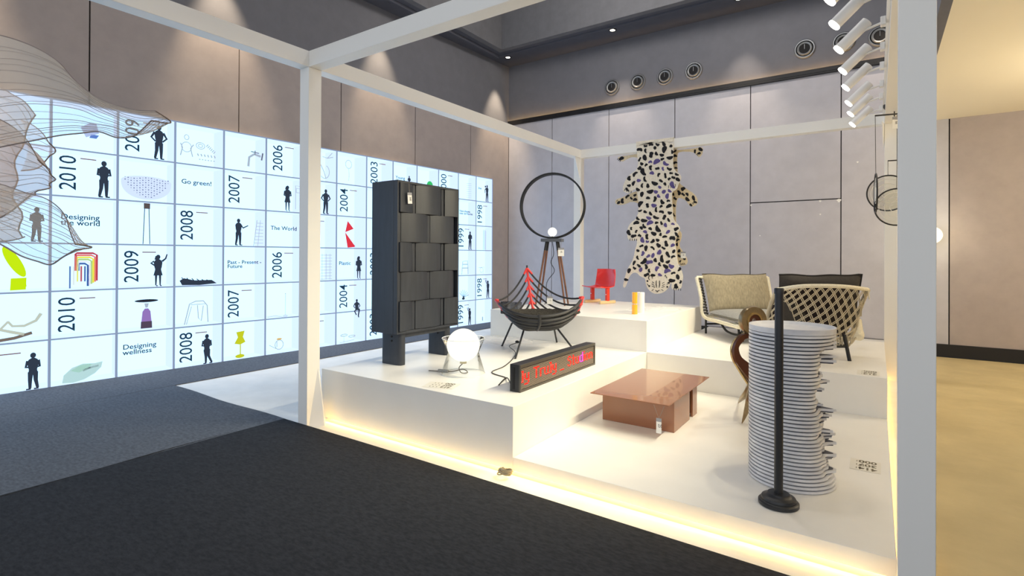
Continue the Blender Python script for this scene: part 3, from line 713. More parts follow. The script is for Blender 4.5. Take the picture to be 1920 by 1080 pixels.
for i in range(NR):
    s_ = spine[i]; fr_ = front[i]
    lens = [(left[i], .10 - .005 * i), (right[i], .13 - .008 * i)]
    for e_, sg in lens:
        MB().tube(sag(s_, e_, sg, back=.05), .0105, 8).build('cord', m_rod, t)
    # front arcs
    def mid(e_, k, kz, out):
        p = e_ * (1 - k) + fr_ * k - FW * out; p.z = e_.z * (1 - kz) + fr_.z * kz; return p
    pl = bez([left[i], mid(left[i], .22, .50, .12), mid(left[i], .55, .86, .13), fr_, mid(right[i], .55, .86, .13), mid(right[i], .22, .50, .12), right[i]], 6)
    MB().tube(pl, .0165, 8).build('front_hoop', m_rod, t)
    # red joints
    for e_, side in ((left[i], -1), (right[i], 1)):
        j = MB(); sgn = pl[3] if side < 0 else pl[-4]
        bk_ = sag(s_, e_, .1)[-2]
        j.tube([bk_, e_, sgn], [.014, .018, .016], 8); 
        if i < NR - 1: j.tube([e_, (left if side < 0 else right)[i + 1]], .013, 8)
        j.build('side_joint', m_red, t)
    # fishbone on the back
    j = MB(); j.tube([spine[i], spine[i + 1]], .014, 8)
    for e_ in (left[i], right[i]):
        q = sag(s_, e_, lens[0][1], back=.05); j.tube([s_, q[1], q[2] * .6 + q[1] * .4], [.014, .0135, .012], 8)
    j.build('fishbone_joint', m_red, t)
MB().tube([spine[0] + V((0, 0, -.005)), spine[0] + V((0, 0, .035))], .010, 8).build('top_cap', m_rod, t)
# front clamp over the hoops
MB().tube(bez([bp(1011, 590, -.44), bp(1013, 604, -.43), bp(1010, 614, -.37), bp(1007, 619, -.28)], 5), .014, 8).build('front_clamp', m_rod, t)
# round woven seat pad in the bowl
sc_ = (left[1] + right[1]) * .5 + V((0, 0, -.075)) - FW * .03
def pad(i, j):
    a = 2 * PI * i; r_ = j; k = RT * math.cos(a) * .44 * r_ + FW * math.sin(a) * (.30 if math.sin(a) < 0 else .24) * r_
    return sc_ + k + V((0, 0, -.13 * (1 - r_ ** 2) + .012 * math.sin(40 * a) * (r_ > .05) * .3 + .006 * math.sin(30 * r_)))
MB().grid(pad, 72, 12, thick=.02).build('seat_pad', mat('charcoal_weave', (58, 55, 50), .9, noise=(70, .5), bump=(120, 1.0, .01)), t)
low = bp(1006, 612, .0)
for (lx, ly), top in (((.547, 2.152), bp(960, 606, .05)), ((1.096, 1.617), bp(984, 612, -.15)), ((.927, 2.755), bp(1038, 610, .25)), ((at(1083, 665, z=ZP).x, at(1083, 665, z=ZP).y), bp(1042, 612, -.05))):
    MB().tube([V((lx, ly, ZP)), top], .0105, 8).build('leg', m_rod, t)
MB().tube([bp(975, 612, -.1), bp(1050, 612, .1)], .010, 8).build('under_rod', m_rod, t)
MB().tube([bp(1000, 612, .2), bp(1008, 614, -.25)], .010, 8).build('under_rod', m_rod, t)
price_tag('price_tag', bp(1031, 548, .12), .065, .085, 'white price tag hanging on the cords of the bowl chair', dirv=RT, string=.05, lines=('17',))

# ------------------------------------------------------------ led message sign
sx0, sx1, sy0, sy1, sz0, sz1 = 1.775, 1.862, .545, 1.838, ZP, .672
t = thing('message_sign', (1.82, 1.19, ZP), 'long black dot-matrix sign showing red letters, at the platform edge', 'sign')
m_case = mat('sign_case', (34, 35, 38), .45)
MB().box(sx0, sx1, sy0, sy1, sz0, sz1).build('case', m_case, t, bevel=.003)
MB().box(sx1 - .004, sx1 + .010, sy0, sy1, sz1 - .024, sz1).box(sx1 - .004, sx1 + .010, sy0, sy1, sz0, sz0 + .018).box(sx1 - .004, sx1 + .010, sy0, sy0 + .014, sz0 + .018, sz1 - .024).box(sx1 - .004, sx1 + .010, sy1 - .014, sy1, sz0 + .018, sz1 - .024).build('bezel', mat('sign_bezel', (92, 88, 80), .4, metal=.5), t)
MB().box(sx0 + .025, sx0 + .045, sy0 - .003, sy0 + .001, sz0 + .02, sz1 - .02).build('end_slot', m_seam, t)
lv = MB(); nrow = 17; zz0, zz1 = sz0 + .022, sz1 - .028
for i in range(nrow): z = zz0 + (zz1 - zz0) * (i + .0) / nrow; lv.box(sx1, sx1 + .003, sy0 + .014, sy1 - .014, z, z + .0014)
lv.build('louvre', mat('louvre_cream', (200, 184, 160), .5), t, smooth=0)
FONT = {'l': ['11', '01', '01', '01', '01', '01', '01', '11', '00', '00'], 'y': ['0000', '0000', '1001', '1001', '1001', '1001', '0111', '0001', '0001', '1110'],
 'T': ['11111', '00100', '00100', '00100', '00100', '00100', '00100', '00100', '00000', '00000'], 'r': ['000', '000', '111', '100', '100', '100', '100', '100', '000', '000'],
 'u': ['0000', '0000', '1001', '1001', '1001', '1001', '1001', '0111', '0000', '0000'], '_': ['0000'] * 8 + ['1111', '0000'],
 'S': ['0110', '1001', '1000', '0110', '0001', '0001', '1001', '0110', '0000', '0000'], 't': ['010', '010', '111', '010', '010', '010', '010', '011', '000', '000'],
 'd': ['0001', '0001', '0111', '1001', '1001', '1001', '1001', '0111', '0000', '0000'], 'i': ['1', '0', '1', '1', '1', '1', '1', '1', '0', '0'],
 'o': ['0000', '0000', '0110', '1001', '1001', '1001', '1001', '0110', '0000', '0000'], 'n': ['0000', '0000', '1110', '1001', '1001', '1001', '1001', '1001', '0000', '0000'], ' ': ['00'] * 10}
txt = 'ly Truly _ Studion'; tw = sum(len(FONT[c][0]) + 1 for c in txt); pit = (sy1 - sy0 - .05) / tw; yy = sy0 + .02
rp = (zz1 - zz0) / nrow
for ci, c in enumerate(txt):
    dr = MB()
    for r, row in enumerate(FONT[c]):
        for q, b in enumerate(row):
            if b == '1':
                for h in range(1 if c in '_' else 2 if False else 1):
                    z = zz1 - rp * (2.6 + r * 1.22); y = yy + q * pit
                    dr.box(sx1, sx1 + .0045, y + pit * .05, y + pit * 1.0, z - rp * .72, z + rp * .1)
    if dr.v: dr.build('lit_letter', emis('led_violet', (226, 60, 190), 1.5) if c == 'd' else emis('led_red', (255, 40, 30), 1.6), t, smooth=0)
    yy += (len(FONT[c][0]) + 1) * pit

# cable from the sign, with its small plug block, over the platform
def cable(name, pts, r, m, label, cat='cable'): return tag(MB().tube(bez(pts, 8), r, 6).build(name, m), label, cat)
m_cab2 = mat('cable_dark', (48, 44, 38), .6)
Z = ZP + .005
cp = [(sx0, sy0 + .02, Z + .03), at(950, 708, z=Z + .01), at(935, 722, z=Z), at(945, 712, z=Z + .004), at(948, 708, z=Z), at(922, 698, z=Z), at(945, 687, z=Z), at(962, 672, z=Z + .01), at(966, 660, z=Z + .01), at(955, 649, z=Z + .02), at(968, 643, z=Z + .02)]
cable('power_cable', cp, .0045, m_cab2, 'thin dark power cable looping from the message sign to the bowl chair')
c0_ = at(970, 641, z=ZP + .02); tag(MB().sphere(c0_, .022, 12, sc=(1.3, .9, .8)).build('plug', m_blkp), 'small black plug lying by the front leg of the bowl chair', 'plug')

# ------------------------------------------------------------ brown metal coffee table
m_brn = mat('brown_lacquer', (152, 98, 66), .25, spec=.6, coat=.4); m_brn2 = mat('brown_lacquer_side', (140, 92, 64), .4)
t = thing('coffee_table', (2.48, 1.65, ZSL), 'low brown metal coffee table with a thin top on box legs', 'table')
MB().box(2.165, 2.815, 1.135, 2.29, .381, .387).build('table_top', m_brn, t, smooth=0, bevel=.001, seg=1)
bs_ = MB(); bs_.box(2.175, 2.785, 1.352, 1.77, ZSL, .381).build('leg_box', m_brn, t, smooth=0, bevel=.003)
MB().box(2.765, 2.785, 1.86, 1.99, ZSL, .381).box(2.25, 2.765, 1.97, 1.99, ZSL, .381).build('leg_panel', m_brn, t, smooth=0, bevel=.002)
tt = price_tag('price_tag', (2.74, 1.128, .378), .040, .11, 'white price tag hanging on two strings from the brown table', dirv=(1, 0, 0), string=.10, tilt=0, two=True, lines=('25',))

# ------------------------------------------------------------ ring floor lamp on four wooden legs
dR = 7.68; rc = at(1036, 386, d=dR); Rr = 60 * dR / FP
t = thing('ring_lamp', (rc.x, rc.y, ZK), 'large black hoop lamp with a small white bulb on four walnut legs', 'lamp')
ra = (RT * .97 - FW * .24).normalized(); rn = ra.cross(V((0, 0, 1))).normalized()   # ring plane direction and its axis
def ringf(i, j, r0, w_):
    a = 2 * PI * i; return rc + ra * (r0 * math.cos(a)) + V((0, 0, r0 * math.sin(a))) + rn * (w_ * (j - .5))
MB().grid(lambda i, j: ringf(i, j, Rr, .10), 72, 1, thick=.012).build('hoop', m_blkp, t, smooth=50)
for sgn in (-.052, .052):
    MB().tube([rc + ra * Rr * math.cos(2 * PI * i / 72) + V((0, 0, Rr * math.sin(2 * PI * i / 72))) + rn * sgn for i in range(72)], .013, 8, True).build('hoop_edge', m_blkp, t)
zpl = rc.z - Rr - .035
pc = V((rc.x, rc.y, zpl)); A = Matrix(((ra.x, rn.x, 0, pc.x), (ra.y, rn.y, 0, pc.y), (0, 0, 1, pc.z), (0, 0, 0, 1)))
MB().box(-.15, .15, -.12, .12, -.022, .022, A).build('top_plate', mat('plate_grey', (84, 88, 96), .4), t, bevel=.003)
m_waln = mat('walnut', (118, 78, 56), .5, noise=(14, .3, (1, 1, .2)))
for sx, sy in ((-1, -1), (-1, 1), (1, -1), (1, 1)):
    a_ = A @ V((sx * .075, sy * .07, -.02)); b_ = A @ V((sx * .21, sy * .17, -(zpl - ZK)))
    lg = MB().tube([a_ * .86 + b_ * .14, b_], [.017, .013], 10).build('leg', m_waln, t)
    MB().tube([a_, a_ * .86 + b_ * .14], .017, 10).build('leg_socket', m_blkp, lg)
bc = rc + V((0, 0, -Rr + .085)); MB().sphere(bc, .066, 24).build('bulb', emis('bulb_glow', (255, 250, 240), .9), t)
MB().tube([bc + V((0, 0, -.06)), bc + V((0, 0, -.10))], .014, 8).build('bulb_holder', m_blkp, t)
MB().tube(bez([pc + V((0, 0, -.02)), pc + ra * .02 + V((0, 0, -.2)), pc - ra * .02 + V((0, 0, -.32)), pc + ra * .03 + V((0, 0, -.45)), pc - ra * .08 + V((0, 0, -.62)), pc - ra * .10 + V((0, 0, -(zpl - ZK) + .01)), pc - ra * .3 + V((0, 0, -(zpl - ZK) + .006))], 6), .005, 6).build('cord', m_blkp, t)
price_tag('price_tag', at(1052, 452, d=dR - .14), .085, .115, 'white price tag hanging from the plate of the hoop lamp', dirv=RT, string=.10, lines=('45',))

# ------------------------------------------------------------ small red rocking chair on wooden runners
t0 = at(1123, 568, z=ZK); dK = (t0 - CAM).dot(FW)
t = thing('rocking_chair', t0, 'small red plastic child chair on pale wooden rockers', 'chair')
m_redp = mat('red_plastic', (232, 48, 40), .3, coat=.3)
K = lambda u, v, dd=0: at(u, v, d=dK + dd)
# seat shell: one bent surface from the seat lip up to the back
prof = [(0, 0), (.10, -.03), (.22, -.03), (.29, .02), (.32, .12), (.345, .30)]
pr = bez([V((a, 0, b)) for a, b in prof], 5)
sb = K(1100, 534, -.1); sdir = (RT * .80 + FW * .60).normalized(); swid = (FW * .80 - RT * .60).normalized()
swid = V((swid.x, swid.y, 0)).normalized(); sdir = V((sdir.x, sdir.y, 0)).normalized()
def shell(i, j):
    p = samp(pr, i); w_ = (j - .5) * 2; wd = .20 * (1 - .12 * i ** 2)
    return sb + sdir * p.x + V((0, 0, p.z + .02 * abs(w_) ** 3)) + swid * (w_ * wd + .0) - sdir * .05 * w_ * w_ * (i > .5) 
fdir = (V((-.25, -1, 0))).normalized()       # chair faces front-left
fdir = (RT * -.78 - FW * .62); fdir = V((fdir.x, fdir.y, 0)).normalized(); wdir = V((-fdir.y, fdir.x, 0))
seat_c = K(1123, 537)
def shell2(i, j):
    q = (j - .5) * 2
    if i < .5:
        a = i / .5; p = seat_c + fdir * (.17 - .30 * a) + V((0, 0, -.01 - .02 * math.sin(PI * a) + .015 * q * q))
        wd = .19
    else:
        a = (i - .5) / .5; p = seat_c + fdir * (-.13 - .05 * math.sin(a * PI / 2) - .05 * a + .07 * q * q * a) + V((0, 0, -.01 + .27 * a + .015 * q * q * (1 - a)))
        wd = .19 - .012 * a ** 3
    return p + wdir * q * wd
MB().grid(shell2, 24, 14, thick=.012).build('seat_shell', m_redp, t, smooth=60)
for q in (-1, 1):
    top = seat_c + wdir * q * .15 - fdir * .02; fo = V((top.x, top.y, ZK + .035))
    MB().box(-.03, .03, -.02, .02, 0, top.z - ZK - .045, Matrix.Translation(fo) @ Matrix.Rotation(math.atan2(fdir.y, fdir.x), 4, 'Z')).build('leg', mat('red_plastic_leg', (226, 62, 38), .35), t, bevel=.006)
    MB().box(-.17, .17, -.022, .022, 0, .045, Matrix.Translation(V((top.x, top.y, ZK))) @ Matrix.Rotation(math.atan2(fdir.y, fdir.x), 4, 'Z')).build('runner', mat('pale_beech', (232, 200, 150), .5), t, bevel=.012)
    MB().tube([fo + fdir * .03 + V((0, 0, .10)), fo + fdir * .034 + V((0, 0, .10))], .008, 10).build('screw_cap', m_white, t)

# ------------------------------------------------------------ amber glass vase and white block beside it
vp = at(1190, 589, z=ZK); dv = (vp - CAM).dot(FW); pxm = dv / FP
t = thing('amber_vase', vp, 'stacked amber glass cylinder vase standing near the front of the tallest block', 'vase')
m_amb = mat('amber_glass', (240, 170, 50), .15, emit=(255, 170, 40), es=.12, coat=.5)
r_ = 5.2 * pxm
MB().lathe([(r_, 0), (r_ * 1.02, .008), (r_, .115), (r_ * .7, .118)], 24, o=vp).build('lower_cylinder', m_amb, t)
MB().lathe([(r_ * .62, .118), (r_ * .62, .128)], 24, o=vp).build('waist', m_white, t)
MB().lathe([(r_ * .7, .128), (r_ * .95, .13), (r_ * .97, .262), (r_ * .8, .266)], 24, o=vp).build('upper_cylinder', m_amb, t)
vb = at(1201, 586, z=ZK)
for nm, z0, z1, w_ in (('lower_block', 0, .10, .052), ('upper_block', .10, .262, .05)): pass
t = thing('white_candle', vb, 'white pillar candle close behind the amber vase', 'candle')
MB().lathe([(.046, 0), (.048, .004), (.048, .25), (.044, .254), (0, .252)], 28, o=vb).build('wax', m_white, t)
MB().tube([vb + V((0, 0, .25)), vb + V((0, 0, .262))], .002, 5).build('wick', m_ink, t)

# ------------------------------------------------------------ clear film left lying on the blocks
def film(label, c, ax, ay, seed, h=.035):
    rnd = random.Random(seed); ph = [(rnd.uniform(4, 16), rnd.uniform(-12, 12), rnd.uniform(0, 6)) for _ in range(5)]
    def f(i, j):
        k = .5 - abs(i - .5); k2 = .5 - abs(j - .5); e = min(1, 5 * min(k, k2))
        z = sum(abs(math.sin(a * i + b * j + c0)) for a, b, c0 in ph) / 5 * h * e + .003
        wob = 1 + .12 * math.sin(9 * (i + j)) 
        p = V(c) + V(ax) * (i - .5) * wob + V(ay) * (j - .5) * wob; return (p.x, p.y, c[2] + z)
    tag(MB().grid(f, 40, 30).build('plastic_film', sheer('film', (245, 245, 248), .34, trans=.3), smooth=25), label, 'plastic film', 'crumpled clear plastic film')
film('crumpled clear plastic film behind the legs of the bowl chair', (.30, 2.42, ZP), (.75, .1, 0), (.0, .5, 0), 3)
film('crumpled clear plastic film at the right end of the tallest block', (1.70, 4.02, ZK), (.45, -.1, 0), (.15, .6, 0), 5)
# small glass display blocks behind the bowl chair, on the tallest block
for i, (u, v, w_, lb) in enumerate(((949, 588, .10, 'left clear acrylic display cube behind the bowl chair'), (968, 590, .10, 'right clear acrylic display cube behind the bowl chair'))):
    c = at(u, v, z=ZK); tag(MB().box(c.x - w_ / 2, c.x + w_ / 2, c.y - w_ / 2, c.y + w_ / 2, ZK, ZK + .15).build('acrylic_cube', thin_glass('acrylic', (170, 174, 182), 1.7), bevel=.006), lb, 'display cube', 'acrylic cubes')

# ------------------------------------------------------------ leopard rug over the back beam
m_rug = mat('ivory_wool', (242, 232, 212), .95, noise=(60, .12), bump=(180, .7, .006)); m_rugb = mat('rug_backing', (226, 208, 172), .95, noise=(40, .1))
m_spot = mat('black_wool', (28, 27, 32), .95, bump=(180, .5, .004)); m_vio = mat('violet_wool', (96, 84, 138), .95, bump=(180, .5, .004))
YF, YBK = LC - .020, LC + Wd + .018
PX = lambda x, y: (1140 + x / 3.374, 240 + y / 3.374)
t = thing('leopard_rug', (1.3, LC, 3.3), 'leopard-shaped rug in ivory with black and violet spots, hung over the back beam', 'rug')
frontc = [(176, 96), (186, 180), (191, 230), (182, 262), (152, 284), (120, 312), (100, 350), (92, 385), (100, 404), (126, 412), (152, 402), (166, 384), (182, 398), (190, 440), (193, 500), (190, 545), (170, 582), (150, 594), (128, 622), (121, 660), (124, 700), (140, 713), (166, 712), (182, 700), (184, 730), (170, 775), (163, 815), (150, 850), (126, 885), (110, 930), (98, 980), (94, 1004), (106, 1012), (118, 985), (130, 945), (152, 918), (180, 913), (204, 940), (236, 950), (238, 990), (254, 1022), (285, 1046), (312, 1050), (350, 1042), (384, 1012), (396, 975), (404, 985), (399, 1010), (412, 1024), (440, 1026), (466, 1010), (466, 980), (476, 940), (462, 895), (442, 862), (436, 820), (430, 770), (424, 720), (430, 690), (448, 650), (456, 632), (440, 608), (420, 590), (410, 560), (408, 500), (404, 440), (406, 402), (434, 390), (442, 362), (466, 315), (450, 288), (420, 266), (410, 235), (414, 160), (414, 80)]
backc = [(240, 138), (430, 140), (540, 131), (575, 122), (600, 122), (598, 160), (578, 188), (560, 172), (538, 150), (450, 148), (436, 170), (438, 260), (444, 345), (496, 385), (540, 412), (568, 448), (562, 486), (522, 502), (496, 460), (470, 446), (440, 440), (430, 480), (428, 560), (432, 640), (466, 658), (464, 700), (446, 742), (480, 792), (506, 838), (494, 868), (454, 874), (426, 830), (400, 700), (250, 700), (200, 480), (150, 462), (92, 488), (48, 484), (44, 452), (90, 440), (150, 408), (200, 395), (200, 190), (150, 182), (120, 195), (84, 216), (56, 186), (90, 178), (170, 166), (200, 160)]
F = lambda x, y, n=0: at(*PX(x, y), y=YF) + V((0, n, 0))
Bk = lambda x, y, n=0: at(*PX(x, y), y=YBK) + V((0, n, 0))
def smooth_poly(pts, it=2):
    for _ in range(it):
        o = []
        for i in range(len(pts)):
            a = pts[i]; b = pts[(i + 1) % len(pts)]; o += [(a[0] * .75 + b[0] * .25, a[1] * .75 + b[1] * .25), (a[0] * .25 + b[0] * .75, a[1] * .25 + b[1] * .75)]
        pts = o
    return pts
fcs = smooth_poly(frontc, 1); bcs = smooth_poly(backc, 1)
pelt_f = MB().prism([F(*q) for q in fcs], (0, .012, 0))
pelt_b = MB().prism([Bk(*q) for q in bcs], (0, .012, 0))
x0r, x1r = F(178, 90).x, F(413, 90).x
MB().grid(lambda i, j: (x0r + (x1r - x0r) * i, (YF - .002) + (YBK + .012 - YF + .002) * j, HT + .012 + .004 - (.02 if j in (0, 1) else 0)), 4, 8, thick=.010).build('fold', m_rug, t)
pelt_b.box(x0r, x1r, YBK, YBK + .012, F(200, 150).z - .05, HT + .01)
pelt_f.box(x0r, x1r, YF, YF + .012, F(200, 110).z, HT + .014)
def inside(p, poly):
    c = False; j = len(poly) - 1
    for i in range(len(poly)):
        if (poly[i][1] > p[1]) != (poly[j][1] > p[1]) and p[0] < (poly[j][0] - poly[i][0]) * (p[1] - poly[i][1]) / (poly[j][1] - poly[i][1]) + poly[i][0]: c = not c
        j = i
    return c
rnd = random.Random(11)
def bean(cx, cy, ln, wd, ang, bend):
    L_, R_ = [], []; n = 7
    for i in range(n + 1):
        q = i / n * 2 - 1; x = q * ln; y = bend * (1 - q * q) * ln; w_ = wd * math.sqrt(max(0, 1 - q ** 4)) * (1 + .18 * math.sin(3 * q + cx))
        L_.append((x, y + w_)); R_.append((x, y - w_))
    pts = L_ + R_[::-1][1:-1]; c, s = math.cos(ang), math.sin(ang)
    return [(cx + x * c - y * s, cy + x * s + y * c) for x, y in pts]
def spots(poly, fn, n, box, avoid, off, rmul=1):
    pl = []; sb_, sv_ = MB(), MB(); tries = 0
    while len(pl) < n and tries < 14000:
        tries += 1
        x, y = rnd.uniform(box[0], box[1]), rnd.uniform(box[2], box[3])
        big = rnd.random(); r = (11.5 + 9 * big) * rmul
        if y > 935 and 225 < x < 400: continue
        if any(math.hypot(x - a, y - b) < (r + c) * 1.0 + 1.5 for a, b, c in pl): continue
        ok = True
        for k in range(8):
            q = (x + (r * .8) * math.cos(k * PI / 4), y + (r * .8) * math.sin(k * PI / 4))
            if not inside(q, poly) or (avoid and inside(q, avoid)): ok = False; break
        if not ok: continue
        pl.append((x, y, r)); el = rnd.choice((1.25, 1.5, 1.1, 1.4)); wd = r * rnd.uniform(.46, .68)
        pp = bean(x, y, r * el * .86, wd, rnd.uniform(0, PI), rnd.choice((0, .25, .4, -.3, .1)))
        tgt = sv_ if (rnd.random() < .24 and 190 < x < 420) else sb_
        P = [fn(px, py, off) for px, py in pp]; tgt.prism(P, (0, .006, 0))
    return sb_, sv_
def stroke_px(mb, pts, w_, fn, off):
    n = len(pts); Lp, Rp = [], []
    for i, (x, y) in enumerate(pts):
        x0, y0 = pts[max(i - 1, 0)]; x1, y1 = pts[min(i + 1, n - 1)]; dx, dy = x1 - x0, y1 - y0; l = math.hypot(dx, dy) or 1
        ww = w_ * (1 if 0 < i < n - 1 else .6)
        Lp.append((x - dy / l * ww, y + dx / l * ww)); Rp.append((x + dy / l * ww, y - dx / l * ww))
    mb.prism([fn(x, y, off) for x, y in Lp + Rp[::-1]], (0, .005, 0))
a_, b_ = spots(fcs, F, 150, (90, 480, 100, 1000), None, -.004, 1.0)
# fill the gaps with small ones
rug_face = a_
for pts in ([(262, 930), (256, 950), (264, 962)], [(262, 938), (276, 932), (282, 952)], [(356, 940), (362, 930), (374, 950)], [(280, 972), (292, 982)], [(276, 985), (294, 996)], [(278, 1000), (298, 1008)], [(356, 975), (342, 984)], [(360, 988), (342, 997)], [(358, 1002), (338, 1010)],
            [(306, 965), (305, 990), (308, 1010)], [(326, 965), (327, 990), (324, 1010)], [(300, 1026), (312, 1034), (326, 1026)], [(312, 1034), (312, 1040)], [(288, 1020), (278, 1030)], [(338, 1020), (350, 1030)], [(248, 985), (258, 1000)], [(380, 975), (374, 992)]):
    stroke_px(rug_face, pts, 2.6, F, -.004)
for cx_, cy_ in ((262, 1000), (250, 968), (375, 1005), (386, 980)): rug_face.prism([F(x, y, -.004) for x, y in bean(cx_, cy_, 5, 6, 0, 0)], (0, .006, 0))
for cx_, cy_, dx, dy in ((105, 385, 14, 4), (140, 700, 14, 0), (418, 1010, 14, 2)):
    for k in range(4): stroke_px(rug_face, [(cx_ + k * dx, cy_ + k * dy), (cx_ + k * dx - 1, cy_ + k * dy + 14)], 2.6, F, -.004)
for k in range(4): stroke_px(rug_face, [(384 + k * 14, 362 - (k == 3) * 8), (384 + k * 14, 380 - (k == 3) * 8)], 2.6, F, -.004)
pelt_f.mi(1).add(a_.v, a_.f); pelt_f.mi(2).add(b_.v, b_.f); pelt_f.build('front_pelt', [m_rug, m_spot, m_vio], t, smooth=0)
bigf = fcs
a2, b2 = spots(bcs, Bk, 60, (44, 600, 120, 880), bigf, -.004, .85)
for cx_, cy_, dx, dy in ((62, 455, 4, 9), (66, 192, 8, 6), (525, 480, 9, -7), (560, 165, 9, -6), (458, 856, 11, -1)):
    for k in range(3): stroke_px(a2, [(cx_ + k * dx, cy_ + k * dy), (cx_ + k * dx + 8 * (1 if cx_ > 300 else -1), cy_ + k * dy + 10)], 2.4, Bk, -.004)
pelt_b.mi(1).add(a2.v + b2.v, a2.f + [tuple(len(a2.v) + i for i in f) for f in b2.f]); pelt_b.build('rear_pelt', [m_rugb, m_spot], t, smooth=0)
price_tag('price_tag', at(1281, 470, y=YBK - .01), .075, .095, 'white price tag on the lower right paw of the leopard rug', dirv=(1, 0, 0), string=.02, lines=('09',))

# ------------------------------------------------------------ lounge chair with beige cushions
m_lin = mat('beige_linen', (150, 140, 118), .9, noise=(50, .22, (1, 1, .25)), bump=(160, .5, .004)); m_rope = mat('cream_rope', (236, 228, 204), .8, noise=(60, .12), bump=(150, .5, .004))
m_lin2 = mat('grey_linen', (150, 148, 144), .9, noise=(40, .15), bump=(160, .4, .004))
O = V((2.16, 4.60, 0)); e1 = V((.76, .65, 0)).normalized(); e2 = V((.65, -.76, 0)).normalized()
t = thing('lounge_chair', (O + e1 * .5 + e2 * .45 + V((0, 0, ZP))), 'pale rope-wrapped lounge chair with beige linen back cushion, beside the tallest block', 'lounge chair')
q = lambda a, b, z: O + e1 * a + e2 * b + V((0, 0, ZP + z))
W1, D1 = .98, .90
TL, TR_ = q(-.03, -.16, .75), q(W1 + .03, -.16, .75); SL, SR = q(0, 0, .235), q(W1, 0, .235); FL, FR = q(-.0, D1, .20), q(W1, D1, .20)
MB().tube(bez([TL, (TL + SL) * .5 + e2 * .02, SL, (SL + FL) * .5 + V((0, 0, -.01)), FL], 8), .024, 8).tube(bez([TR_, (TR_ + SR) * .5 + e2 * .02, SR, (SR + FR) * .5, FR], 8), .024, 8).tube([TL, TR_], .022, 8).tube([FL, FR], .024, 8).tube([SL, SR], .02, 8).build('rope_frame', m_rope, t)
rw_ = MB()
for i in range(13):
    a = TL.lerp(SL, (i + .5) / 13.5); rw_.tube(bez([a + e1 * .01, a + e1 * .05 + e2 * .02, a + e1 * .06 - V((0, 0, .02))], 3), .011, 6)
    b = TR_.lerp(SR, (i + .5) / 13.5); rw_.tube([b - e1 * .01, b - e1 * .06], .011, 6)
rw_.build('lacing', mat('dark_rope', (70, 66, 60), .8), t)
web = MB()
for i in range(14):
    web.tube([TL.lerp(TR_, (i + .5) / 14), SL.lerp(SR, (i + .5) / 14)], .007, 5); web.tube([SL.lerp(SR, (i + .5) / 14), FL.lerp(FR, (i + .5) / 14)], .007, 5)
web.build('webbing', m_rope, t)
def cushion(mb, c, ax, ay, az, w_, h_, th, n=14, puff=.5, wave=0):
    """rounded pillow: ax width, ay height, az thickness directions"""
    def side(sg):
        def f(i, j):
            x, y = i * 2 - 1, j * 2 - 1; e = (1 - abs(x) ** 3.2) * (1 - abs(y) ** 3.2); e = max(0, e) ** puff
            pinch = 1 - .05 * (1 - abs(x) ** 2) * abs(y) ** 6
            py = y * (1 - .05 * (1 - x * x) * (1 if y > 0 else 0)) + (wave * math.sin(7 * x) * (y > .9))
            return V(c) + ax * (x * w_ / 2 * (1 - .03 * (1 - y * y))) + ay * (py * h_ / 2) + az * (sg * th / 2 * e)
        return f
    mb.grid(side(1), n, n); mb.grid(lambda i, j: side(-1)(1 - i, j), n, n)
up_ = (TL - SL).normalized(); bn = e1.cross(up_).normalized()
if bn.dot(e2) < 0: bn = -bn
mb = MB(); cushion(mb, (SL + SR + TL + TR_) / 4 + bn * .095 + up_ * .03, e1, up_, bn, .93, .53, .15, puff=.35, wave=.02); mb.build('back_cushion', m_lin, t, smooth=60)
MB().tube([(SL + SR + TL + TR_) / 4 + bn * .095 + up_ * (.03 + .265 * (1 - .05 * (1 - x * x)) + .0053 * math.sin(7 * x)) + e1 * (x * .465) for x in [k / 12 - 1 for k in range(25)]], .007, 6).build('piping', mat('piping_dark', (66, 58, 46), .8), t)
st_ = (FL - SL).normalized(); sn = V((0, 0, 1))
mb = MB(); cushion(mb, q(W1 / 2, D1 / 2 + .03, .29), e1, e2, sn, .94, .84, .13, puff=.35); mb.build('seat_cushion', m_lin2, t, smooth=60)
for a, b, dx, dy in ((.02, .02, 0, -.12), (W1 - .02, .02, 0, -.12), (.06, D1 - .12, -.02, .06), (W1 - .06, D1 - .12, .02, .06)):
    MB().tube([q(a, b, .21), q(a + dx, b + dy * (0 if b < .1 else 1), 0)], .014, 8).build('leg', m_blkp, t)
MB().tube([q(.02, .02, .13), q(W1 - .02, .02, .13)], .012, 8).build('stretcher', m_blkp, t)
MB().tube(bez([q(.05, .35, .20), q(.06, .5, .10), q(.07, .75, .09), q(.08, .85, .16)], 6), .014, 8).build('stretcher', m_blkp, t)

# ------------------------------------------------------------ woven rope armchair seen from behind
m_dk = mat('charcoal_fabric', (66, 62, 58), .9, noise=(50, .12), bump=(140, .4, .004)); m_pip = mat('black_piping', (24, 22, 24), .7)
m_rp2 = mat('beige_rope', (206, 194, 168), .8, bump=(150, .6, .004))
dA = 5.32
t = thing('woven_armchair', at(1535, 660, d=5.6) * 1.0, 'woven beige rope armchair with a charcoal cushion, its back to the viewer', 'armchair')
t.location.z = ZP
def ap(u, v, dd=0): return at(u, v, d=dA + dd)
topc = bez([ap(1438, 596, .62), ap(1447, 566, .42), ap(1459, 543, .10), ap(1500, 537, -.04), ap(1545, 536, -.07), ap(1590, 538, -.04), ap(1627, 543, .12)], 8)
rail = bez([ap(1459, 543, .10), ap(1500, 537, -.04), ap(1545, 536, -.07), ap(1590, 538, -.04), ap(1627, 543, .12)], 8)
bot = bez([ap(1440, 602, .62), ap(1470, 612, .36), ap(1520, 622, .18), ap(1565, 634, .1), ap(1598, 636, .28)], 8)
MB().tube(rail, .020, 8).build('top_rail', m_rope, t)
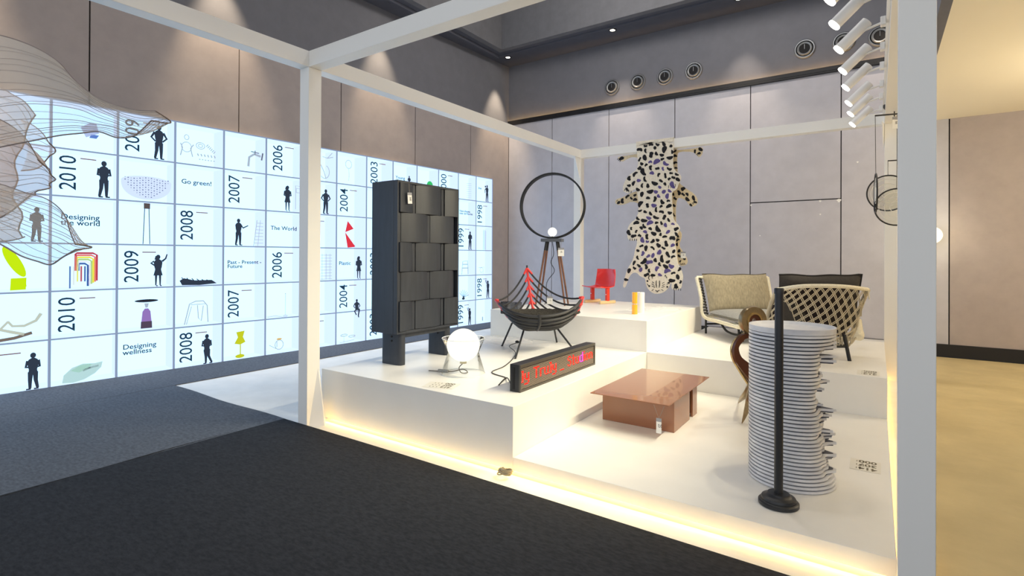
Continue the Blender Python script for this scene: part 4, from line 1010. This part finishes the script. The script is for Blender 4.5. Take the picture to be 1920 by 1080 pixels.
lft = bez([ap(1459, 543, .10), ap(1447, 566, .42), ap(1438, 600, .64)], 8); rgt = bez([ap(1627, 543, .12), ap(1612, 580, .26), ap(1602, 616, .30), ap(1592, 634, .24)], 8)
for c, s_ in ((lft, 1), (rgt, -1)):
    mb = MB(); mb.tube(c, .016, 8)
    for i in range(42):
        p = samp(c, i / 41); d = (samp(c, min(1, i / 41 + .02)) - samp(c, max(0, i / 41 - .02))).normalized(); k = d.orthogonal().normalized(); k2 = d.cross(k)
        mb.tube([p + (k * math.cos(a) + k2 * math.sin(a)) * .019 for a in [2 * PI * j / 8 for j in range(8)]], .0062, 5, True)
    mb.build('wrapped_side', m_rp2, t)
MB().tube(bot, .016, 8).build('lower_rail', m_rp2, t)
def surf(s_, v_):
    a = samp(rail, s_); b = samp(bot, s_); l = samp(lft, v_); r = samp(rgt, v_)
    p = a * (1 - v_) + b * v_; return p + FW * (.0 - .05 * math.sin(PI * v_)) + (l - (rail[0] * (1 - v_) + bot[0] * v_)) * (1 - s_) ** 3 + (r - (rail[-1] * (1 - v_) + bot[-1] * v_)) * s_ ** 3
lat = MB(); N = 11; Hn = 4.3
for dirn in (1, -1):
    for k in range(-8, N + 8):
        for off in (-.0095, .0095):
            pts = []
            for i in range(17):
                v_ = i / 16; s_ = (k + dirn * v_ * Hn) / N + off + (0 if dirn > 0 else .03)
                if 0 <= s_ <= 1:
                    pts.append(surf(s_, v_) - FW * (.005 + .004 * math.sin(PI * (k + i * Hn / 16 * dirn) + (0 if dirn > 0 else PI))))
            if len(pts) > 1: lat.tube(pts, .0046, 5)
lat.build('rope_lattice', m_rp2, t)
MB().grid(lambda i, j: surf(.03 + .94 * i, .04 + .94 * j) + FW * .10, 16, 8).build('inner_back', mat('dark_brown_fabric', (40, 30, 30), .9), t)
cw = (ap(1608, 530) - ap(1458, 530)); cwn = cw.normalized()
upc = (V((0, 0, 1)) - FW * .16).normalized(); fn_ = cwn.cross(upc).normalized(); fn_ = fn_ if fn_.dot(FW) > 0 else -fn_
cc_ = ap(1534, 560, .24); cw_w = 155 * (dA + .2) / FP
mb = MB(); cushion(mb, cc_, cwn, upc, fn_, cw_w, .52, .17, puff=.4, wave=.02); mb.build('back_cushion', m_dk, t, smooth=60)
MB().tube([cc_ + cwn * (x * cw_w / 2) + upc * (.26 * (1 - .05 * (1 - x * x)) + .005 * math.sin(7 * x)) for x in [k / 12 - 1 for k in range(25)]] + [cc_ + cwn * cw_w / 2 * .98 + upc * .1], .009, 6).build('piping', m_pip, t)
# seat and legs
sz_ = ap(1560, 632, .1).z
sc0 = (bot[0] + bot[-1]) * .5; fx = V((FW.x, FW.y, 0)).normalized()
mb = MB(); cushion(mb, V((sc0.x, sc0.y, ZP + .27)) + fx * .52 + cwn * .05, cwn, fx, V((0, 0, 1)), .74, .60, .16, puff=.35); mb.build('seat_cushion', m_dk, t, smooth=60)
lr = V((3.868, 3.491, ZP)); lt = ap(1583, 628, .1)
ll = lr - cwn * .80; ll.z = ZP
MB().tube([lt, lr], .017, 8).build('leg', m_blkp, t); MB().tube([lt - cwn * .72 + V((0, 0, 0)), ll], .017, 8).build('leg', m_blkp, t)
for a in (.05, .85): MB().tube([V((sc0.x, sc0.y, ZP + .22)) + fx * .62 + cwn * (a - .45), V((sc0.x, sc0.y, ZP)) + fx * .70 + cwn * (a - .45) * 1.05], .015, 8).build('leg', m_blkp, t)
MB().tube([lr.lerp(lt, .55), lr.lerp(lt, .55) - cwn * .76], .012, 8).build('stretcher', m_blkp, t)
MB().tube([lr.lerp(lt, .55), lr.lerp(lt, .55) + fx * .7], .012, 8).build('stretcher', m_blkp, t)
kn = MB()
for i in range(7): kn.tube(bez([ap(1560 + i * 6, 632 + (i % 3) * 2, .08), ap(1566 + i * 5, 644 + (i % 2) * 5, .10), ap(1575 + i * 5, 633, .12)], 4), .009, 6)
kn.build('rope_knots', m_rp2, t)
MB().tube([ap(1628, 543, .1), ap(1629, 552, .1), ap(1630, 561, .1)], .006, 6).build('rope_end', m_rope, t)
sh = bez([ap(1606, 600, .75), ap(1609, 625, .70), ap(1606, 636, .68)], 4)
MB().tube(sh, [.05] * 4 + [.06, .062, .06, .05, .03], 10).build('arm_bow', m_rope, t)

# ------------------------------------------------------------ sculptural bronze stand with a scroll
m_brz = mat('dark_bronze', (150, 132, 100), .3, metal=.7, noise=(9, .3)); m_brz2 = mat('brass_edge', (196, 172, 122), .25, metal=.9); m_wal2 = mat('red_brown_bronze', (92, 52, 36), .3, metal=.3)
f3 = at(1391, 794, z=ZSL); dS = (f3 - CAM).dot(FW)
t = thing('scroll_sculpture', (f3.x + .1, f3.y, ZSL), 'bronze sculpture with a round scroll and pointed curved legs behind the marble table', 'sculpture')
sp = lambda u, v, dd=0: at(u, v, d=dS + dd)
cs = sp(1411, 601, -.02)
sx_ = (RT * .96 + FW * .2).normalized(); syy = V((0, 0, 1)); sn_ = sx_.cross(syy).normalized()
def disc(c, r0, r1, th, m, name):
    mt = Matrix(((sx_.x, syy.x, sn_.x, c.x), (sx_.y, syy.y, sn_.y, c.y), (sx_.z, syy.z, sn_.z, c.z), (0, 0, 0, 1)))
    MB().lathe([(r0, -th / 2), (r1, -th / 2), (r1 + .006, 0), (r1, th / 2), (r0, th / 2), (r0 - .004, 0)], 36, mt=mt, closed=True).build(name, m, t, smooth=50)
pp_ = dS / FP
disc(cs, 16 * pp_, 26 * pp_, .05, m_brz, 'scroll_ring'); disc(cs, 12 * pp_, 15.5 * pp_, .07, m_brz2, 'scroll_ring'); disc(cs, 5 * pp_, 11.5 * pp_, .05, m_wal2, 'scroll_ring')
def ribbon(name, pts, wid, th, m):
    c = bez(pts, 8); n = len(c) - 1
    def fn(i, j):
        k = min(int(round(i * n)), n); p = c[k]; d = (c[min(k + 1, n)] - c[max(k - 1, 0)]).normalized(); sd = d.cross(sn_).normalized()
        return p + sd * ((j - .5) * samp([V((w_, 0, 0)) for w_ in wid], i).x)
    MB().grid(fn, n, 4, thick=th).build(name, m, t, smooth=50)
ribbon('curved_arm', [sp(1402, 628), sp(1388, 632), sp(1376, 650), sp(1380, 672), sp(1396, 690), sp(1412, 712), sp(1420, 735)], [.03, .045, .04, .06, .09, .09, .07], .04, m_wal2)
MB().tube(bez([sp(1400, 624), sp(1384, 632), sp(1372, 650), sp(1374, 672), sp(1388, 697), sp(1404, 722)], 8), .011, 8).build('arm_edge', m_brz2, t)
MB().tube(bez([sp(1420, 706), sp(1404, 733), sp(1390, 748, .2), at(1384, 756, z=ZSL)], 6), [.05 * (1 - .95 * i / 18) for i in range(19)], 8).build('pointed_leg', m_brz, t)
MB().tube(bez([sp(1416, 712), sp(1407, 745, -.05), sp(1398, 775), at(1391, 794, z=ZSL)], 6), [.05 * (1 - .95 * i / 18) for i in range(19)], 8).build('pointed_leg', m_brz, t)
MB().tube(bez([sp(1420, 708), sp(1440, 735, .1), sp(1455, 760, .2), at(1462, 776, z=ZSL)], 6), [.05 * (1 - .95 * i / 18) for i in range(19)], 8).build('pointed_leg', m_brz, t)
MB().tube(bez([sp(1420, 625), sp(1440, 650), sp(1436, 690), sp(1420, 712)], 6), .045, 10).build('body', m_wal2, t)

# ------------------------------------------------------------ round marble side table of stacked eroded discs
m_mar = mat('white_marble', (238, 238, 240), .35, noise=(5, .1, (1, 1, 2.2)), col2=(206, 207, 214))
mcx, mcy, mr = 3.650, .935, .243
t = thing('marble_table', (mcx, mcy, ZSL), 'round white marble side table of stacked discs with an eroded jagged right side', 'side table')
NL = 40; zt_ = 1.075; pitch = (zt_ - .05 - ZSL) / NL
MB().lathe([(0, ZSL), (mr * .96, ZSL), (mr, ZSL + .006), (mr, ZSL + .02), (0, ZSL + .02)], 64, o=(mcx, mcy, 0)).build('foot_disc', m_mar, t)
rnd = random.Random(5)
er_dir = math.atan2(RT.y - FW.y * .30, RT.x - FW.x * .30)
# depth of erosion by height (0 bottom .. 1 top)
prof_e = [(0, .0), (.04, .03), (.10, .12), (.16, .15), (.22, .20), (.28, .14), (.33, .26), (.38, .22), (.42, .34), (.47, .20), (.50, .40), (.54, .36), (.58, .42), (.62, .42), (.66, .30), (.70, .24), (.74, .30), (.78, .28), (.82, .26), (.86, .30), (.90, .14), (.95, .05), (1, 0)]
def ero(q):
    for (a, x), (b, y) in zip(prof_e, prof_e[1:]):
        if a <= q <= b: return x + (y - x) * (q - a) / (b - a)
    return 0
mcore = MB()
for k in range(NL):
    q = (k + .5) / NL; z0 = ZSL + .02 + (zt_ - .036 - ZSL - .02) * k / NL; h_ = (zt_ - .036 - ZSL - .02) / NL
    e_ = ero(q) * 1.45; spike = rnd.uniform(-.5, .5) * min(1, e_ * 5); tip = rnd.uniform(.0, 1) ** 2 * .55 * min(1, e_ * 5); tipa = rnd.uniform(-.35, .1)
    n = 96; ring = []
    for j in range(n):
        a = 2 * PI * j / n; da = (a - er_dir + PI) % (2 * PI) - PI
        g_ = math.exp(-(da / 1.0) ** 4) * e_ * (1 + .3 * spike) + .03 * min(1, e_ * 6) * math.sin(11 * da + k) * math.exp(-(da / 1.0) ** 4)
        g_ -= tip * math.exp(-abs(da - tipa) / .10)
        r = mr * (1 - min(.75, max(0, g_))); ring.append((mcx + r * math.cos(a), mcy + r * math.sin(a)))
    vs = [(x, y, z0 + h_ * .36) for x, y in ring] + [(x, y, z0 + h_ * .98) for x, y in ring]
    mb = MB(); mb.add(vs, [(i, (i + 1) % n, n + (i + 1) % n, n + i) for i in range(n)] + [tuple(reversed(range(n))), tuple(range(n, 2 * n))])
    mb.build('marble_disc', m_mar, t, smooth=30)
    cr_ = [(mcx + (x - mcx) * .93, mcy + (y - mcy) * .93) for x, y in ring]
    mcore.add([(x, y, z0 - .001) for x, y in cr_] + [(x, y, z0 + h_ + .001) for x, y in cr_], [(i, (i + 1) % n, n + (i + 1) % n, n + i) for i in range(n)] + [tuple(reversed(range(n))), tuple(range(n, 2 * n))])
mcore.build('core', mat('groove_shade', (84, 86, 98), .6), t, smooth=30)  # core coloured dark to put shade into the grooves of the marble
zb2 = zt_ - .036
MB().lathe([(mr * .9, zb2), (mr, zb2 + .003), (mr * 1.0, zt_ - .012), (mr * 1.0, zt_), (mr * .965, zt_), (mr * .90, zt_ - .018), (mr * .6, zt_ - .028), (0, zt_ - .031)], 96, o=(mcx, mcy, 0)).build('top_dish', m_mar, t, smooth=40)

# ------------------------------------------------------------ black post stand
t = thing('post_stand', (3.64, .50, ZSL), 'slim black post stand on a stepped round base in front of the marble table', 'stand')
m_st = mat('satin_black', (36, 37, 40), .42)
MB().lathe([(.098, 0), (.104, .004), (.104, .020), (.098, .026), (.090, .028), (.090, .036), (.086, .044), (.070, .050), (.062, .054), (.055, .066), (.0, .068)], 48, o=(3.64, .50, ZSL)).build('base', m_st, t, smooth=35)
MB().lathe([(.023, .06), (.0225, 1.185), (.0, 1.19)], 24, o=(3.64, .50, ZSL)).build('pole', m_st, t)
MB().lathe([(.0255, 1.178), (.0255, 1.205), (.022, 1.21), (0, 1.21)], 24, o=(3.64, .50, ZSL)).build('pole_cap', m_st, t)

# ------------------------------------------------------------ pendant lamps under the right beam
dP = 5.86; pp = lambda u, v, dd=0: at(u, v, d=dP + dd); ppx = dP / FP
m_ring = mat('pendant_black', (28, 26, 26), .4); m_pgl = thin_glass('ribbed_glass', (238, 236, 228), 1.45)
t = thing('pendant_lamp', pp(1676, 190), 'cluster of three black-rimmed glass disc pendants hanging beside the near right post', 'pendant lamp')
cp_ = pp(1677, 198, .1); MB().lathe([(.0, -.03), (.09, -.03), (.105, -.01), (.105, .015), (0, .015)], 32, o=cp_).build('canopy', m_ring, t)
MB().tube([cp_ + V((0, 0, .01)), V((cp_.x, cp_.y, HB))], .006, 6).build('stem', m_ring, t)
bA, bB = pp(1641, 217), pp(1700, 212); MB().tube([bA, bB], .009, 8).build('bar', m_ring, t)
MB().tube([V((cp_.x, cp_.y, cp_.z - .03)), V((cp_.x, cp_.y, pp(1676, 214).z))], .006, 6).build('stem', m_ring, t)
bC, bD = pp(1665, 301.5, .25), pp(1705, 299, .25); MB().tube([bC, bD], .007, 8).build('bar', m_ring, t)
MB().tube([bD, V((bD.x, bD.y, bB.z))], .003, 6).build('cord', m_ring, t); MB().tube([pp(1682, 216, .1), pp(1682, 300, .25)], .003, 6).build('cord', m_ring, t)
def hoop_lamp(c, r, face, name):
    fa = V(face).normalized(); a = V((0, 0, 1)); b = fa.cross(a).normalized()
    h = MB().tube([c + (a * math.cos(x) + b * math.sin(x)) * r for x in [2 * PI * i / 48 for i in range(48)]], .008, 8, True).build(name, m_ring, t)
    mt = Matrix(((b.x, a.x, fa.x, c.x), (b.y, a.y, fa.y, c.y), (b.z, a.z, fa.z, c.z), (0, 0, 0, 1)))
    MB().lathe([(0, .0), (r * .98, 0)], 40, mt=mt, open_=True).build('glass_disc', m_pgl, h, smooth=0)
    for k in (.3, .55, .8): MB().tube([c + (a * math.cos(x) + b * math.sin(x)) * r * k for x in [2 * PI * i / 40 for i in range(40)]], .003, 6, True).build('glass_rib', mat('rib_white', (244, 240, 230), .2), h)
cA = pp(1665, 362, .25); hoop_lamp(cA, 33 * (dP + .25) / FP, FW + RT * .6, 'disc_rim'); MB().tube([pp(1665, 302, .25), cA + V((0, 0, 33 * ppx))], .003, 6).build('cord', m_ring, t)
cB = pp(1681, 388, -.05); hoop_lamp(cB, 34 * dP / FP, FW + RT * .65, 'disc_rim'); MB().tube([cB + V((0, 0, 34 * ppx)), pp(1682, 300, -.05)], .003, 6).build('cord', m_ring, t)
cC = pp(1642, 362); hoop_lamp(cC, 36 * ppx, RT - FW * .60, 'disc_rim'); MB().tube([bA, cC + V((0, 0, 36 * ppx))], .003, 6).build('cord', m_ring, t)
price_tag('price_tag', pp(1680, 218, -.02), .08, .125, 'white price tag under the bar of the disc pendants', dirv=RT, string=.012, lines=('66',))

# ------------------------------------------------------------ track spotlights on the right beam
m_wp = mat('white_metal', (240, 238, 235), .4); sp0 = None
ys = [.55, 1.0, 1.42, 1.94, 2.5, 3.03, 3.64, 4.13, 4.69]
tk = tag(MB().box(L - .022, L, .35, 5.0, HT - .055, HT - .015).build('light_track', m_wp, bevel=.003), 'white light track along the inner side of the right beam', 'light track')
order = ['nearest the viewer', 'next after the nearest', 'third from the viewer', 'cut by the top picture edge', 'second visible from the top', 'third visible from the top', 'third from the far end', 'second from the far end', 'farthest and lowest']
aim = V((-.80, -.12, -.80)).normalized()
for y, lb in zip(ys, order):
    lb = 'white cylinder spotlight on the right beam, ' + lb
    o_ = V((L - .022, y, HT - .05))
    if sp0 is None:
        t = thing('track_spotlight', o_, lb, 'spotlight', 'white track spotlights'); sp0 = t
        MB().box(o_.x - .035, o_.x, y - .03, y + .03, o_.z - .035, o_.z + .03).build('adapter', m_wp, t, bevel=.006)
        hc = o_ + V((-.20, 0, -.06)); MB().tube([o_ + V((-.03, 0, -.01)), hc], .009, 8).build('arm', m_wp, t)
        a, b = hc - aim * .12, hc + aim * .13
        MB().tube([a, b], .040, 24).build('housing', m_wp, t)
        MB().tube([b, b + aim * .012], [.041, .040], 24).build('lens', emis('track_lens', (255, 250, 235), 12), t)
        LOFF = b + aim * .03 - o_
    else:
        c = sp0.copy(); COL.objects.link(c); c.location = o_; c['label'] = lb
        for ch in sp0.children:
            k = ch.copy(); COL.objects.link(k); k.parent = c; k.matrix_parent_inverse = ch.matrix_parent_inverse.copy()
for i, y in enumerate(ys):
    p_ = V((L - .022, y, HT - .05)) + LOFF
    light('SPOT', p_, 80, (1, .905, .67), target=p_ + aim + V((random.uniform(-.1, .1), random.uniform(-.12, .12), 0)), size=.035, spot=84, blend=.9, name='track_light')

# ------------------------------------------------------------ printed labels lying on the blocks
def label_sheet(c, ax, ay, label, z):
    ax = V(ax); ay = V(ay); c = V((c[0], c[1], z + .001))
    t = thing('price_label', c, label, 'label', 'printed labels on the platform')
    MB().prism([c - ax - ay, c + ax - ay, c + ax + ay, c - ax + ay], (0, 0, .0008)).build('sheet', mat('label_film', (240, 235, 222), .4), t, smooth=0)
    mb = MB(); s_ = ay.length * .62
    for i, w_ in enumerate(('000', '307', '414')):
        vs, fs = text2d(w_, s_, .002); o_ = c - ax * .75 + ay * (-.85 + .62 * i)
        mb.add([V((*(c * 2 - (o_ + ax.normalized() * v[0] + ay.normalized() * v[1])).xy, z + .0024)) for v in vs], fs)
        for k in range(3):
            q_ = c - ax * (.15 + .22 * k) + ay * (-.75 + .62 * i)
            mb.add([q_ + V((0, 0, .0014)), q_ + ax * .05 + V((0, 0, .0014)), q_ + ax * .05 + ay * .25 + V((0, 0, .0014)), q_ + ay * .25 + V((0, 0, .0014))], [(0, 1, 2, 3)])
    mb.build('printed_text', mat('label_ink', (120, 112, 92), .8), t, smooth=0)
label_sheet((1.23, .37), (.125, .04, 0), (-.03, .085, 0), 'printed label sheet lying at the front edge before the globe lamp', ZP)
label_sheet((4.03, 1.44), (.085, 0, 0), (0, .11, 0), 'printed label sheet on the low slab right of the marble table', ZSL)
label_sheet((4.03, 2.94), (.085, 0, 0), (0, .11, 0), 'printed label sheet on the middle block below the woven armchair', ZP)

# cable bundle on the floor under the block corner
bp_ = at(946, 891, z=.02); rnd = random.Random(4); mb = MB()
for i in range(8):
    a0 = rnd.uniform(0, 6); pts = []
    for k in range(14):
        a = a0 + k * .55; pts.append(bp_ + V((.045 * math.cos(a) + .004 * i - .01, .03 * math.sin(a), .014 + .005 * i * .6 + .012 * math.sin(a * 1.3 + i))))
    mb.tube(bez(pts, 3), .0045, 6)
tag(mb.build('cable_bundle', mat('cable_beige', (170, 156, 126), .6)), 'bundled beige cable on the floor under the corner of the platform', 'cable')

# globe wall light on the back wall, right of the near post
gl = at(1748, 441, y=YB - .14); t = thing('wall_light', gl, 'small glowing globe light on the back wall, half hidden by the near right post', 'wall light')
MB().sphere(gl, .125, 28).build('globe', emis('wall_globe', (255, 240, 196), 1.6), t)
MB().lathe([(.05, 0), (.05, .02), (.02, .03), (.02, .05)], 20, mt=Matrix.Translation((gl.x, YB, gl.z)) @ Matrix.Rotation(PI / 2, 4, 'X')).build('mount', m_wp, t)
light('POINT', gl - V((0, .2, 0)), 5, (1, .88, .62), size=.1, parent=t)

# ------------------------------------------------------------ sheer petal sculpture hanging near the viewer at the left
m_shA = sheer('sheer_grey', (240, 232, 218), .42, trans=.6); m_shB = sheer('sheer_beige', (236, 214, 196), .68, trans=.55); m_rib = mat('petal_rib', (176, 166, 160), .8); m_rim = mat('petal_rim', (146, 134, 130), .8)
t = thing('petal_sculpture', at(-60, 300, d=1.9), 'hanging sculpture of sheer ribbed fabric petals, left of the display wall', 'hanging sculpture')
def petal(name, top, bot, d0, m, nr, sway, ribr=.0009, rim=.0026, rufle=0, ph=0):
    T_ = bez([at(u, v, d=d0 + w_) for u, v, w_ in top], 10); B_ = bez([at(u, v, d=d0 + w_) for u, v, w_ in bot], 10)
    def fn(i, j):
        a = samp(T_, i); b = samp(B_, i)
        return a * (1 - j) + b * j + FW * (sway * math.sin(PI * j) + rufle * math.sin(22 * j + 3 * i + ph) * i) + RT * (rufle * .7 * math.sin(24 * j + ph) * i)
    pm = MB().grid(fn, 40, 40).build(name, m, t, smooth=80)
    rb = MB()
    for k in range(1, nr):
        j = k / nr + .012 * math.sin(k * 2.3)
        rb.tube([fn(i / 30, min(1, j + .02 * math.sin(i / 6 + k))) - FW * .002 for i in range(31)], [ribr * (.8 + .5 * math.sin(k * 1.7) ** 2)] * 31, 5)
    rb.build('rib', m_rib, pm); rm = MB(); rm.tube(T_, rim * .7, 6); rm.tube(B_, rim, 6); rm.tube([fn(1, j / 20) for j in range(21)], rim, 6); rm.build('rim', m_rim, pm)
petal('petal', [(-60, 60, 0), (0, 66, 0), (60, 86, .02), (108, 115, .03), (140, 150, .05), (178, 180, .06), (214, 196, .05), (255, 206, .02), (291, 208, 0)], [(-60, 292, -.15), (0, 276, -.12), (60, 264, -.08), (112, 254, -.04), (150, 250, 0), (185, 247, .02), (220, 258, .02), (252, 254, .01), (284, 226, 0)], 1.95, m_shA, 17, .10)
petal('petal', [(-70, 120, .1), (-20, 150, .1), (20, 175, .1), (45, 190, .08), (66, 215, .05)], [(-70, 440, .15), (-30, 450, .12), (10, 452, .1), (34, 448, .08), (46, 444, .05)], 2.0, m_shB, 22, -.06, rufle=.012)
petal('petal', [(-60, 200, 0), (-20, 215, 0), (20, 235, .02), (50, 262, .03), (72, 300, .04)], [(-60, 420, .0), (-20, 416, .0), (15, 400, .03), (40, 380, .04), (58, 366, .05)], 1.9, m_shB, 12, .08, rufle=.010, ph=2)
petal('petal', [(-60, 330, .05), (0, 345, .05), (50, 362, .02), (80, 370, 0), (104, 384, 0), (122, 405, 0), (132, 436, 0), (141, 458, 0)], [(-60, 425, .1), (-20, 447, .05), (10, 463, .02), (40, 480, .0), (70, 490, 0), (95, 496, 0), (118, 482, 0), (142, 468, 0)], 1.8, m_shA, 13, .07)
petal('petal', [(40, 225, .1), (62, 235, .1), (80, 250, .1), (92, 268, .1)], [(40, 320, .1), (60, 318, .1), (76, 312, .1), (93, 292, .1)], 2.1, m_shA, 6, .03)
s0_ = at(-40, 120, d=2.0); MB().tube([s0_, V((s0_.x, s0_.y, 4.9))], .002, 5).tube([at(-60, 300, d=1.9), s0_], .01, 6).build('suspension_wire', m_chrome, t)
hl = at(-45, 235, d=2.06); MB().sphere(hl, .055, 20).build('inner_lamp', emis('petal_lamp', (255, 205, 150), 3), t)
light('POINT', hl, 8, (1, .78, .5), size=.05, parent=t)
